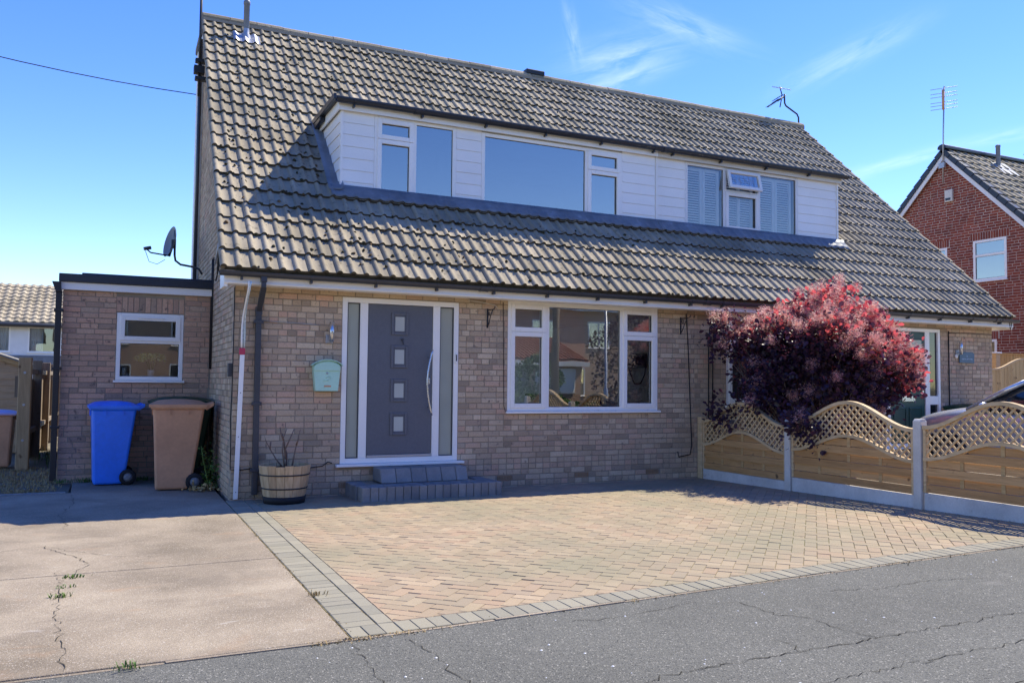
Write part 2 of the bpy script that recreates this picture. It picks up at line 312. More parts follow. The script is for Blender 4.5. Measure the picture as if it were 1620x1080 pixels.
# ------------------------------------------------------------------ mesh helpers
class MB:
    def __init__(s): s.v = []; s.f = []; s.sm = []
    def add(s, vs, fs, smooth=False):
        k = len(s.v); s.v.extend([tuple(p) for p in vs])
        for f in fs: s.f.append(tuple(i+k for i in f)); s.sm.append(smooth)
        return s
    def box(s, x0, x1, y0, y1, z0, z1, fn=None):
        vs = [(x0, y0, z0), (x1, y0, z0), (x1, y1, z0), (x0, y1, z0), (x0, y0, z1), (x1, y0, z1), (x1, y1, z1), (x0, y1, z1)]
        if fn: vs = [fn(*p) for p in vs]
        return s.add(vs, [(0, 3, 2, 1), (4, 5, 6, 7), (0, 1, 5, 4), (1, 2, 6, 5), (2, 3, 7, 6), (3, 0, 4, 7)])
    def ring(s, u0, u1, w0, w1, t, d0, d1, fn):     # rectangular frame, pieces butted
        s.box(u0, u0+t, d0, d1, w0, w1, fn); s.box(u1-t, u1, d0, d1, w0, w1, fn)
        s.box(u0+t, u1-t, d0, d1, w0, w0+t, fn); s.box(u0+t, u1-t, d0, d1, w1-t, w1, fn); return s
    def prism(s, poly, a, b, fn=None):              # polygon (p,q) swept from a to b; fn(p,q,t) -> xyz
        n = len(poly); fn = fn or (lambda p, q, t: (t, p, q))
        vs = [fn(p, q, a) for p, q in poly] + [fn(p, q, b) for p, q in poly]
        fs = [tuple(range(n)), tuple(range(2*n-1, n-1, -1))] + [(i, i+n, (i+1) % n+n, (i+1) % n) for i in range(n)]
        return s.add(vs, fs)
    def tube(s, path, r, n=8, cap=True, smooth=True):
        path = [Vector(p) for p in path]; rs = r if isinstance(r, (list, tuple)) else [r]*len(path)
        vs = []; fs = []; prev = None
        for i, p in enumerate(path):
            t = (path[min(i+1, len(path)-1)] - path[max(i-1, 0)]).normalized()
            a = prev if prev is not None else (Vector((0, 0, 1)) if abs(t.z) < .9 else Vector((1, 0, 0)))
            a = (a - t*a.dot(t)).normalized(); prev = a; b = t.cross(a)
            for k in range(n):
                q = 2*math.pi*k/n; vs.append(p + (a*math.cos(q) + b*math.sin(q))*rs[i])
        for i in range(len(path)-1):
            for k in range(n): fs.append((i*n+k, i*n+(k+1) % n, (i+1)*n+(k+1) % n, (i+1)*n+k))
        s.add(vs, fs, smooth)
        if cap:
            k = len(s.v)-len(vs); s.f.append(tuple(range(k+n-1, k-1, -1))); s.sm.append(False)
            e = len(s.v)-n; s.f.append(tuple(range(e, e+n))); s.sm.append(False)
        return s
    def lathe(s, prof, n=24, c=(0, 0, 0), smooth=True, fn=None):
        vs = []
        for r, z in prof:
            for k in range(n):
                q = 2*math.pi*k/n; p = (c[0]+r*math.cos(q), c[1]+r*math.sin(q), c[2]+z); vs.append(fn(*p) if fn else p)
        fs = [(i*n+k, i*n+(k+1) % n, (i+1)*n+(k+1) % n, (i+1)*n+k) for i in range(len(prof)-1) for k in range(n)]
        return s.add(vs, fs, smooth)
    def mesh(s, name, mat, off=(0, 0, 0)):
        me = bpy.data.meshes.new(name)
        vs = [(p[0]-off[0], p[1]-off[1], p[2]-off[2]) for p in s.v]
        me.from_pydata(vs, [], s.f); me.polygons.foreach_set('use_smooth', s.sm)
        if mat: me.materials.append(mat)
        me.update(); return me
WL = {}      # world location of every root / part
def link(name, me, parent=None, world=None):
    o = bpy.data.objects.new(name, me); COL.objects.link(o)
    if parent is not None: o.parent = parent
    if world is not None:
        pw = WL.get(parent.name, (0, 0, 0)) if parent is not None else (0, 0, 0)
        o.location = (world[0]-pw[0], world[1]-pw[1], world[2]-pw[2]); WL[o.name] = tuple(world)
    else: WL[o.name] = WL.get(parent.name, (0, 0, 0)) if parent is not None else (0, 0, 0)
    return o
def thing(name, label, cat, loc=(0, 0, 0), group=None, rz=0):
    o = bpy.data.objects.new(name, None); COL.objects.link(o); o.location = loc; o.empty_display_size = .2
    o.rotation_euler = (0, 0, rz); WL[o.name] = tuple(loc); o['label'] = label; o['category'] = cat
    if group: o['group'] = group
    return o
def tag(o, label, cat, group=None):
    o['label'] = label; o['category'] = cat
    if group: o['group'] = group
    return o
def bevel(o, w, seg=2):
    m = o.modifiers.new('bevel', 'BEVEL'); m.width = w; m.segments = seg; m.limit_method = 'ANGLE'; m.angle_limit = R(35); return o
def part(name, mb, mat, parent, bev=0, stuff=False, label=None):   # world-coordinate mesh under its parent
    o = link(name, mb.mesh(name, mat, WL.get(parent.name, (0, 0, 0)) if parent is not None else (0, 0, 0)), parent)
    if bev: bevel(o, bev)
    if stuff: o['kind'] = 'stuff'
    if label: o['label'] = label
    return o
def lpart(name, mb, mat, parent, bev=0):                            # local-coordinate mesh (rotated things)
    o = bpy.data.objects.new(name, mb.mesh(name, mat)); COL.objects.link(o); o.parent = parent; WL[o.name] = WL.get(parent.name, (0, 0, 0))
    if bev: bevel(o, bev)
    return o
def struct(name, mb, mat, bev=0):
    o = link(name, mb.mesh(name, mat)); o['kind'] = 'structure'
    if bev: bevel(o, bev)
    return o
def gz(x, y): return .0028*min(max(x, 0), 14)*min(max(-y, 0), 7)     # the plot rises a little to the right
FRONT = lambda y0: (lambda u, d, w: (u, y0-d, w))                    # wall facing -y
LEFTW = lambda x0: (lambda u, d, w: (x0-d, -u, w))                   # wall facing -x, u = -y

def cells(u0, u1, w0, w1, holes):
    us = sorted({u0, u1, *[h[0] for h in holes if u0 < h[0] < u1], *[h[1] for h in holes if u0 < h[1] < u1]})
    ws = sorted({w0, w1, *[h[2] for h in holes if w0 < h[2] < w1], *[h[3] for h in holes if w0 < h[3] < w1]})
    for a, b in zip(us, us[1:]):
        run = None
        for c, d in zip(ws, ws[1:]):
            mu, mw = (a+b)/2, (c+d)/2
            if any(h[0] < mu < h[1] and h[2] < mw < h[3] for h in holes):
                if run: yield (a, b, *run)
                run = None
            else: run = (run[0], d) if run else (c, d)
        if run: yield (a, b, *run)
def backing(mb, u0, u1, w0, w1, holes, fn, d0=-.24, d1=-.008):
    for a, b, c, d in cells(u0, u1, w0, w1, holes): mb.box(a, b, d0, d1, c, d, fn)

# one brick: chamfered front, origin in the middle of the front face, length L along x, facing -y
def brick_geo(L, H=.065, D=.06, c=.004):
    a, h = L/2, H/2
    vs = [(-a, D, -h), (a, D, -h), (a, D, h), (-a, D, h), (-a, c, -h), (a, c, -h), (a, c, h), (-a, c, h),
          (-a+c, 0, -h+c), (a-c, 0, -h+c), (a-c, 0, h-c), (-a+c, 0, h-c)]
    fs = [(8, 9, 10, 11), (4, 5, 9, 8), (5, 6, 10, 9), (6, 7, 11, 10), (7, 4, 8, 11), (0, 1, 5, 4), (1, 2, 6, 5), (2, 3, 7, 6), (3, 0, 4, 7)]
    return vs, fs
def lay_bricks(u0, u1, w0, w1, holes, limit=None, seed=1, mode='mixed', course=.075, soldiers=()):
    rn = random.Random(seed); out = []; w = w0; row = 0
    while w + .06 <= w1+.02:
        if limit: lo, hi = limit(w+.0325)
        else: lo, hi = u0, u1
        lo, hi = max(lo, u0), min(hi, u1)
        cut = [(h[0]-.004, h[1]+.004) for h in list(holes)+list(soldiers) if h[2]-.02 < w+.0325 < h[3]+.02]
        kind = rn.choices(('s', 'f', 'h'), ((.40, .34, .26) if mode == 'mixed' else (.85, .15, 0)))[0]
        x = u0 - rn.choice((0, .05, .1125, .16)) - (.1125 if row % 2 else 0); i = row
        while x < hi:
            L = {'s': .215, 'f': .215 if i % 2 else .1025, 'h': .1025}[kind]; i += 1
            segs = [(max(x, lo), min(x+L, hi))]
            for c in cut:
                ns = []
                for a, b in segs:
                    if c[1] <= a or c[0] >= b: ns.append((a, b)); continue
                    if a < c[0]: ns.append((a, c[0]))
                    if b > c[1]: ns.append((c[1], b))
                segs = ns
            for a, b in segs:
                if b-a > .025: out.append(((a+b)/2, w+.0325, b-a, rn.uniform(-.0022, .0022), False))
            x += L+.010
        w += course; row += 1
    for s in soldiers:
        x = s[0]
        while x+.06 <= s[1]: out.append((x+.0325, (s[2]+s[3])/2, .065, rn.uniform(-.002, .002), s[3]-s[2]-.01)); x += .075
    return out
SHARED = {}
def place_bricks(bricks, fn, rotz, parent, mat, cap=300, hidden=None, name='brick'):
    keyed = []
    for b in bricks:
        p = fn(b[0], b[3], b[1]); u, v, d = pix(p)
        ok = d > .5 and 0 < u < 1620 and 0 < v < 1080 and not (hidden and hidden(u, v)) and not b[4]
        full = abs(b[2]-.215) < .002 or abs(b[2]-.1025) < .002
        keyed.append(((b[2]/d) if ok and full else -1, b, p))
    keyed.sort(key=lambda k: -k[0])
    rest = MB(); n = 0
    for sc, b, p in keyed:
        if sc > 0 and n < cap:
            key = (mat.name, round(b[2], 3))
            if key not in SHARED: t = MB(); t.add(*brick_geo(b[2])); SHARED[key] = t.mesh(name, mat)
            o = link(name, SHARED[key], parent, p); o.rotation_euler = (random.uniform(-.006, .006), random.uniform(-.004, .004), rotz); n += 1
        else:
            vs, fs = brick_geo(b[2], b[4] if b[4] else .065)
            rest.add([fn(b[0]+q[0], b[3]-q[1], b[1]+q[2]) for q in vs], fs)
    if rest.v: part(name, rest, mat, parent, stuff=True)

def window(parent, fn, u0, u1, w0, w1, cols, frame=.055, mat=None, gmat=None, sill=True, d=0.0, opened=None, name='window', vent=False, bev=.005):
    """cols: list of (ua, ub, [(wa, wb, 'sash'|'fixed'), ...]) inside the outer frame"""
    mat = mat or M['upvc']; gmat = gmat or M['pane']
    f = MB(); f.ring(u0, u1, w0, w1, frame, d-.07, d, fn)
    for a, b in zip(cols, cols[1:]): f.box(a[1], b[0], d-.07, d-.001, w0+frame, w1-frame, fn)
    for ua, ub, rows in cols:
        for ra, rb in zip(rows, rows[1:]):
            if rb[0] > ra[1]: f.box(ua, ub, d-.07, d-.002, ra[1], rb[0], fn)
    fr = part(name, f, mat, parent, bev)
    for ua, ub, rows in cols:
        for wa, wb, kind in rows:
            t = .0
            if kind == 'sash':
                t = .05; q = MB(); q.ring(ua-.012, ub+.012, wa-.012, wb+.012, t+.012, d-.02, d+.016, fn); part('sash', q, mat, fr, bev)
            g = MB(); g.add([fn(ua+t, d-.03, wa+t), fn(ub-t, d-.03, wa+t), fn(ub-t, d-.03, wb-t), fn(ua+t, d-.03, wb-t)], [(0, 1, 2, 3)])
            part('pane', g, gmat, fr)
            q = MB(); q.ring(ua+t-.001, ub-t+.001, wa+t-.001, wb-t+.001, .006, d-.029, d-.022, fn); part('glazing_gasket', q, M['black'], fr)
    if vent:
        q = MB(); q.box((u0+u1)/2-.17, (u0+u1)/2+.17, d+.016, d+.03, w1-.075, w1-.055, fn); part('trickle_vent', q, mat, fr, .004)
    if sill:
        q = MB(); q.box(u0-.03, u1+.03, d-.05, d+.05, w0-.032, w0-.002, fn); part('sill', q, mat, fr, .006)
    return fr
def room(parent, u0, u1, w0, w1, depth, fn, mat, d0=-.26):
    q = MB(); q.add([fn(u0, d0, w0), fn(u1, d0, w0), fn(u1, d0, w1), fn(u0, d0, w1), fn(u0, d0-depth, w0), fn(u1, d0-depth, w0), fn(u1, d0-depth, w1), fn(u0, d0-depth, w1)],
                    [(0, 1, 5, 4), (1, 2, 6, 5), (2, 3, 7, 6), (3, 0, 4, 7), (4, 5, 6, 7)])
    return part('interior_lining', q, mat, parent)

# ------------------------------------------------------------------ ground, drive, pavement
g = MB(); g.add([(-600, -600, -.12), (600, -600, -.12), (600, 600, -.12), (-600, 600, -.12)], [(0, 1, 2, 3)]); struct('ground', g, M['ground'])
def sheet(x0, x1, y0, y1, z, nx, ny, curve=0.):
    m = MB(); vs = []; fs = []
    for j in range(ny+1):
        for i in range(nx+1):
            x = x0+(x1-x0)*i/nx; y = y0+(y1-y0)*j/ny; vs.append((x, y, gz(x, y)+z))
    for j in range(ny):
        for i in range(nx): a = j*(nx+1)+i; fs.append((a, a+1, a+nx+2, a+nx+1))
    return m.add(vs, fs)
struct('pavement', sheet(-30, 40, -7.85, -5.795, -.009, 70, 6), M['asphalt'])
struct('road', sheet(-60, 80, -13.4, -7.85, -.012, 70, 8), M['asphalt'])
# left concrete drive: slabs with open joints over a dark bed
bed = MB(); bed.box(-6.5, -.055, -5.80, 1.0, -.11, -.022); bed.box(-1.75, -.055, 1.0, 2.60, -.11, -.022); DR = struct('concrete_drive', bed, M['crack'])
def slab_part(poly):
    q = MB(); n = len(poly); vs = [(x, y, 0) for x, y in poly] + [(x, y, -.10) for x, y in poly]
    q.add(vs, [tuple(range(n))] + [(i, i+n, (i+1) % n+n, (i+1) % n) for i in range(n)]); return part('slab', q, M['slab'], DR, .006)
slab_part([(-6.5, -5.80), (-1.60, -5.80), (-.06, -5.80), (-.06, -3.485), (-.8, -3.505), (-2.0, -3.515), (-6.5, -3.56)])
slab_part([(-6.5, -3.545), (-2.0, -3.50), (-.8, -3.49), (-.06, -3.47), (-.06, .0), (-.06, 1.38), (-1.72, 1.40), (-6.5, 1.02)])
slab_part([(-1.72, 1.415), (-.06, 1.395), (-.03, 2.60), (-1.75, 2.60)])
kb = MB(); kb.box(-3.2, -1.78, 1.39, 1.46, -.05, .012, lambda x, y, z: (x, y+(x+1.74)*-.02+.02*(x+1.76), z)); part('edging_stone', kb, M['concrete_step'], DR, .008)
def ribbon(mb, pts, w, z=.003, jag=.012, seed=0):
    rn = random.Random(seed); P = []
    for a, b in zip(pts, pts[1:]):
        n = max(2, int(math.dist(a, b)/.035))
        for i in range(n): t = i/n; P.append((a[0]+(b[0]-a[0])*t+rn.gauss(0, jag), a[1]+(b[1]-a[1])*t+rn.gauss(0, jag)))
    P.append(pts[-1]); vs = []; fs = []
    for i, p in enumerate(P):
        q = P[min(i+1, len(P)-1)]; o = P[max(i-1, 0)]; dx, dy = q[0]-o[0], q[1]-o[1]; l = math.hypot(dx, dy) or 1
        ww = w*.72*rn.uniform(.15, 1.3)*(.15 if i in (0, len(P)-1) else 1)
        for s in (-1, 1): x, y = p[0]-dy/l*ww*s, p[1]+dx/l*ww*s; vs.append((x, y, gz(x, y)+z))
    for i in range(len(P)-1): fs.append((2*i, 2*i+1, 2*i+3, 2*i+2))
    mb.add(vs, fs)
cr = MB()
for i, (pts, w) in enumerate((([(-1.63, -3.39), (-1.58, -3.83), (-1.57, -4.21), (-1.56, -4.7), (-1.53, -5.06), (-1.49, -5.44), (-1.47, -5.78)], 0.0037),
                 ([(-1.78, -2.28), (-1.66, -2.61), (-1.53, -2.83), (-1.42, -3.2), (-1.5, -3.5)], .004), ([(-1.69, -1.45), (-1.65, -1.2), (-1.74, -.5), (-1.66, .3), (-1.7, 1.2)], .004),
                 ([(-2.3, -2.5), (-1.95, -2.35), (-1.78, -2.28), (-1.3, -2.9), (-.95, -3.1)], .003))):
    ribbon(cr, pts, w, .0035, .014, i)
part('crack', cr, M['crack'], DR, stuff=True)
ca = MB()
for i, (pts, w) in enumerate((([(-.08, -5.86), (-.08, -6.14), (-.09, -6.36), (-.11, -6.7), (-.15, -7.4)], 0.0043), ([(.22, -5.9), (.26, -6.16), (.27, -6.34), (.26, -6.53), (.28, -6.9), (.4, -7.6)], 0.0037),
                 ([(.6, -7.1), (1.33, -7.05), (1.67, -7.06), (2.11, -7.07), (2.8, -7.1), (3.4, -7.11), (4.6, -7.16), (7, -7.2)], 0.0050), ([(1.2, -7.5), (1.95, -7.45), (2.45, -7.45), (2.98, -7.47), (4.2, -7.5)], 0.0037),
                 ([(2.35, -6.16), (2.38, -6.33), (2.42, -6.54), (2.53, -6.64), (2.49, -6.86), (2.56, -7.08)], .004), ([(2.06, -6.88), (2.0, -7.08)], .004), ([(1.2, -6.05), (1.6, -6.10), (2.1, -6.02), (2.35, -6.16)], .003),
                 ([(3.1, -6.2), (3.5, -6.32), (3.9, -6.3), (4.4, -6.45)], .003), ([(-1.4, -6.1), (-1.0, -6.3), (-.9, -6.6)], .003), ([(4.0, -6.9), (4.1, -7.13)], .003))):
    ribbon(ca, pts, w, -.0055, .014, 20+i)
o = link('pavement_crack', ca.mesh('pavement_crack', M['crack'])); o['kind'] = 'structure'
# concrete edging between the plots and the pavement
ed = MB()
for i in range(18):
    x0 = -6.5+i*.915; x1 = x0+.905; jit = random.uniform(-.004, .004)
    ed.box(x0, x1, -5.828+jit, -5.803, -.10, -.004+random.uniform(-.004, .003), lambda x, y, z: (x, y, z+gz(x, -5.8)))
o = struct('edging_kerb', ed, M['slab'])

# block paving: 45 degree herringbone with grey borders
PV = MB(); vs = []; fs = []
m = sheet(-.055, 6.86, -5.80, .02, -.0055, 24, 20); BP = struct('block_paving', m, M['joint'])
def clip(poly, x0, x1, y0, y1):
    def cut(P, ins, inter):
        out = []
        for a, b in zip(P, P[1:]+P[:1]):
            ia, ib = ins(a), ins(b)
            if ia: out.append(a)
            if ia != ib: out.append(inter(a, b))
        return out
    for k, v, sg in ((0, x0, 1), (0, x1, -1), (1, y0, 1), (1, y1, -1)):
        def ins(p): return (p[k]-v)*sg >= 0
        def inter(a, b):
            t = (v-a[k])/(b[k]-a[k]); return (a[0]+(b[0]-a[0])*t, a[1]+(b[1]-a[1])*t)
        poly = cut(poly, ins, inter)
        if len(poly) < 3: return []
    return poly
def paver_geo(poly, z, tilt=(0, 0), ch=.0035):
    n = len(poly); cx = sum(p[0] for p in poly)/n; cy = sum(p[1] for p in poly)/n
    f = lambda x, y: z + tilt[0]*(x-cx)+tilt[1]*(y-cy)
    top = []
    for x, y in poly:
        dx, dy = cx-x, cy-y; l = math.hypot(dx, dy) or 1; top.append((x+dx/l*ch*1.4, y+dy/l*ch*1.4, f(x, y)))
    mid = [(x, y, f(x, y)-ch) for x, y in poly]; bot = [(x, y, z-.05) for x, y in poly]
    vs = top+mid+bot; fs = [tuple(range(n))]
    for k in (0, n): fs += [(k+i, k+i+n, k+(i+1) % n+n, k+(i+1) % n) for i in range(n)]
    return vs, fs
pav = []
rn = random.Random(5); J = .0016; c45 = math.sqrt(.5)
for i in range(-110, 111):
    for j in range(-60, 61):
        # herringbone: cell (i,j) of a 100 mm grid, pairs
        k = (i - j) % 4
        if k == 0: rect = (i*.1, j*.1, .2, .1)
        elif k == 2: rect = (i*.1, j*.1-.0, .1, .2) if False else None
        else: rect = None
        if rect: pav.append(rect)
        if (i - j) % 4 == 3: pav.append((i*.1, j*.1, .1, .2))
polys = []
for (a, b, w, h) in pav:
    q = [(a+J, b+J), (a+w-J, b+J), (a+w-J, b+h-J), (a+J, b+h-J)]
    q = [((x-y)*c45+3.3, (x+y)*c45-2.8) for x, y in q]
    if max(p[0] for p in q) < .25 or min(p[0] for p in q) > 6.84 or max(p[1] for p in q) < -5.6 or min(p[1] for p in q) > 0: continue
    full = all(.252 < p[0] < 6.82 and -5.595 < p[1] < -.005 for p in q)
    q = clip(q, .252, 6.82, -5.597, -.004)
    if len(q) >= 3: polys.append((q, full, 'paver'))
def rect(x0, x1, y0, y1): return [(x0+J, y0+J), (x1-J, y0+J), (x1-J, y1-J), (x0+J, y1-J)]
y = -5.60
while y < -.02: polys.append((rect(-.05, .15, y, min(y+.1, 0)), False, 'paver_grey')); y += .1
y = -5.60
while y < -.02: polys.append((rect(.152, .25, y, min(y+.2, 0)), False, 'paver_grey')); y += .2
x = -.05
while x < 6.8: polys.append(([(x+J, -5.798), (min(x+.1, 6.83)-J, -5.798), (min(x+.1, 6.83)-J, -5.602), (x+J, -5.602)], False, 'paver_grey')); x += .1
sc = []
for q, full, mt in polys:
    cx = sum(p[0] for p in q)/len(q); cy = sum(p[1] for p in q)/len(q); u, v, d = pix((cx, cy, gz(cx, cy)))
    sc.append((d if (0 < u < 1620 and 0 < v < 1080) else 99, q, mt, cx, cy))
sc.sort(key=lambda t: t[0])
rest = {'paver': MB(), 'paver_grey': MB()}; n = 0
for d, q, mt, cx, cy in sc:
    dip = .012*math.exp(-((cx-3.0)**2/2.2+(cy+2.6)**2/1.2)) + .008*math.exp(-((cx-5.2)**2/1.5+(cy+4.2)**2/.8))
    z = gz(cx, cy) + rn.uniform(-.0014, .0014) - dip*.12
    tl = (rn.gauss(0, .006), rn.gauss(0, .006)+.0)
    if n < 300 and d < 90:
        t = MB(); t.add(*paver_geo([(x-cx, y-cy) for x, y in q], 0, tl)); link('paver', t.mesh('paver', M[mt]), BP, (cx, cy, z)); n += 1
    else: rest[mt].add(*paver_geo(q, z, tl))
for mt in rest: part('paver', rest[mt], M[mt], BP, stuff=True)
# neighbour's drive and garden floor
struct('neighbour_drive', sheet(6.87, 30, -5.80, .02, -.010, 30, 12), M['slab'])
struct('side_path', sheet(13.7, 30, .02, 14, -.012, 8, 8), M['slab'])
bk = MB(); bk.add([(-30, 1.01, -.02), (-6.5, 1.01, -.02), (-1.76, 1.36, -.02), (-1.76, 2.62, -.02), (-1.95, 2.62, -.02), (-1.95, 40, -.02), (-30, 40, -.02)], [(0, 1, 2, 3, 4, 5, 6)]); struct('back_garden', bk, M['ground'])

# ------------------------------------------------------------------ the pair of houses
T = .945; EY, EZ = -.40, 2.69; RY = 4.9; RZ = EZ+T*(RY-EY); PH = math.atan(T)
SL = (RY-EY)*math.sqrt(1+T*T); NROW = 21; GA = SL/NROW; XL, XR = -.22, 13.75; NCOL = 42; CW = (XR-XL)/NCOL; PARTY = XL+CW*21
DX0, DX1, DY = 1.47, 10.81, 1.0; DYB = 2.40
up = Vector((0, 1, T)).normalized(); nr = Vector((0, -T, 1)).normalized()
def skew(x, v): return x + .15*(v/SL)*max(0, 1-(x-XL)/4.0)
def rpt(x, v, h=0.): p = Vector((0, EY, EZ)) + up*v + nr*h; return (skew(x, v), p.y, p.z)
TL = GA+.07
def tile_mesh(mat, seed):
    rn = random.Random(seed); vs = []; fs = []; prof = []
    for k in range(2):
        for i in range(7):
            s = i/6*.46; prof.append(((k+s)/2, .031*math.sin(math.pi*s/.46)**.8 if 0 < i < 6 else 0.))
        prof.append(((k+.72)/2, -.002))
    prof.append((1.0, 0.))
    n = len(prof); th = .030
    for v, lift in ((0., .044), (TL, .006)):
        for s, h in prof: vs.append((s*CW, v, h+lift))
    top = [(i, i+1, i+1+n, i+n) for i in range(n-1)]
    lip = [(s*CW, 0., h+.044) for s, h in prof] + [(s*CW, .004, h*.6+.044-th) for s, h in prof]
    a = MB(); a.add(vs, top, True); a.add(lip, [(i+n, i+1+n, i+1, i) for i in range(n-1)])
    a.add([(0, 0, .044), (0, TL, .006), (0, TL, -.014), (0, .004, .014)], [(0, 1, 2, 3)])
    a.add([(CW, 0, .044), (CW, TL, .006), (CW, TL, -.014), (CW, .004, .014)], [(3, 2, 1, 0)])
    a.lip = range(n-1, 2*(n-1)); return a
M['tile_edge'] = varied('lichen_and_shade_tile_edge', [(.085, .075, .058), (.11, .095, .07), (.065, .058, .048)], .95, (60, .4), (2, .25), (150, .5, .004), .1)  # shade of the laps painted into the lip colour, along with dark lichen
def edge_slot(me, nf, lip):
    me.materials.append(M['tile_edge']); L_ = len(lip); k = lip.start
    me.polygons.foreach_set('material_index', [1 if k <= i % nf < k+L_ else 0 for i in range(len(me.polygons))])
def lay_roof(parent, c0, c1, mat, hidden, rs):
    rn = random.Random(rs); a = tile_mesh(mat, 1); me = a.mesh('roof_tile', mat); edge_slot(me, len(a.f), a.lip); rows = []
    for r in range(NROW):
        for c in range(c0, c1):
            x = XL+c*CW; v = r*GA; p = rpt(x, v+TL/2); xc = x+CW/2
            if DX0-.10 < xc < DX1+.10 and DY+.05 < rpt(xc, v)[1] and rpt(xc, v+TL)[1] < DYB+.12: continue
            q = rpt(x, v); u, w, d = pix(rpt(xc, v+.15)); ok = 0 < u < 1620 and 0 < w < 1080 and not hidden(u, w)
            rows.append((d if ok else 99, r, c, q))
    rows.sort(); rest = MB(); n = 0
    for d, r, c, q in rows:
        dh, dx, tw = rn.uniform(-.004, .006), rn.uniform(-.005, .005), rn.gauss(0, .008)
        loc = Vector(q) + nr*dh + Vector((dx, 0, 0))
        if n < 300 and d < 90:
            o = link('roof_tile', me, parent, tuple(loc)); o.rotation_euler = (PH, rn.gauss(0, .003), tw); n += 1
        else:
            Mx = Matrix.Translation(loc) @ Matrix.Rotation(tw, 4, 'Z') @ Matrix.Rotation(PH, 4, 'X')
            k = len(rest.v); rest.v.extend([tuple(Mx @ Vector(p)) for p in a.v]); rest.f.extend([tuple(i+k for i in f) for f in a.f]); rest.sm.extend(a.sm)
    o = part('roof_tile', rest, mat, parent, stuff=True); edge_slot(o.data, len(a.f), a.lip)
def roof_deck(x0, x1):
    m = MB(); fnr = lambda u, d, w: tuple(Vector(rpt(u, w)) + nr*d)
    vh = (DY-EY+.02)*math.sqrt(1+T*T); vb = (DYB-EY)*math.sqrt(1+T*T)
    for a, b, c, d in cells(x0, x1, .05, SL, [(DX0, DX1, vh, vb)]): m.box(a, b, -.05, -.012, c, d, fnr)
    # rear slope
    yb = 2*RY-EY
    if x0 < 1: m.prism([(RY, RZ-.02), (6.25, RZ-.06), (6.25, RZ-.16), (RY, RZ-.12)], x0+.14, x1); m.box(.25, x1, 6.0, 6.15, 2.6, RZ-.17)
    else: m.prism([(RY, RZ-.03), (yb, EZ-.03), (yb, EZ-.09), (RY, RZ-.10)], x0, x1)
    return m
WALLTOP = 2.545
def wave_trim(): pass

def gutter(parent, x0, x1, y, z, r=.055, name='gutter', brk=.8, mat=None, joints=()):
    mat = mat or M['gutter']; m = MB(); n = 9
    out = [(y+r*math.cos(q), z+r*math.sin(q)) for q in [math.pi+math.pi*i/n for i in range(n+1)]]
    inn = [(y+(r-.006)*math.cos(q), z+(r-.006)*math.sin(q)) for q in [2*math.pi-math.pi*i/n for i in range(n+1)]]
    m.prism(out+inn, x0, x1); o = part(name, m, mat, parent)
    o.data.polygons.foreach_set('use_smooth', [len(p.vertices) == 4 for p in o.data.polygons])
    em = o.modifiers.new('edge_split', 'EDGE_SPLIT'); em.split_angle = R(40)
    x = x0+.25
    while x < x1-.05:
        b = MB(); rr = r+.006
        oo = [(y+rr*math.cos(q), z+rr*math.sin(q)) for q in [math.pi+math.pi*i/n for i in range(n+1)]] + [(y+r*math.cos(q), z+r*math.sin(q)) for q in [2*math.pi-math.pi*i/n for i in range(n+1)]]
        b.prism(oo, x-.014, x+.014); b.box(x-.012, x+.012, y-.012, y+r+.02, z-r-.035, z-r-.004); part('gutter_bracket', b, mat, o); x += brk
    for xj in joints:
        b = MB(); rr = r+.010
        oo = [(y+rr*math.cos(q), z+rr*math.sin(q)) for q in [math.pi+math.pi*i/n for i in range(n+1)]] + [(y+r*math.cos(q), z+r*math.sin(q)) for q in [2*math.pi-math.pi*i/n for i in range(n+1)]]
        b.prism(oo, xj-.06, xj-.035); b.prism(oo, xj+.035, xj+.06)
        rr = r+.007; oo = [(y+rr*math.cos(q), z+rr*math.sin(q)) for q in [math.pi+math.pi*i/n for i in range(n+1)]] + [(y+r*math.cos(q), z+r*math.sin(q)) for q in [2*math.pi-math.pi*i/n for i in range(n+1)]]
        b.prism(oo, xj-.035, xj+.035); part('gutter_union', b, mat, o)
    return o
def clad(parent, x0, x1, z0, z1, n, fn, mat):
    h = (z1-z0)/n; bp = MB(); bp.box(x0, x1, -.03, -.004, z0, z1, fn); bo = part('cladding', bp, mat, parent)
    for i in range(n):
        q = MB(); a, b = z0+i*h, z0+(i+1)*h
        q.add([fn(x0, .011, a+.0015), fn(x1, .011, a+.0015), fn(x1, .005, b-.004), fn(x0, .005, b-.004), fn(x0, -.003, a+.002), fn(x1, -.003, a+.002), fn(x1, -.003, b+.004), fn(x0, -.003, b+.004), fn(x0, .001, b), fn(x1, .001, b)],
              [(0, 1, 2, 3), (0, 4, 5, 1), (3, 2, 9, 8), (0, 3, 8, 7, 4), (1, 5, 6, 9, 2)])
        part('cladding_board', q, mat, bo)
    return bo
def air_brick(parent, x, z):
    q = MB(); fn = FRONT(0); q.ring(x-.1075, x+.1075, z-.0325, z+.0325, .012, -.05, .004, fn)
    q.box(x-.095, x+.095, -.05, -.02, z-.02, z+.02, fn)
    for k in range(1, 8): u = x-.0955+.0239*k; q.box(u-.004, u+.004, -.02, .003, z-.0205, z+.0205, fn)
    q.box(x-.0955, x+.0955, -.02, .002, z-.004, z+.004, fn); part('air_brick', q, M['terracotta'], parent)

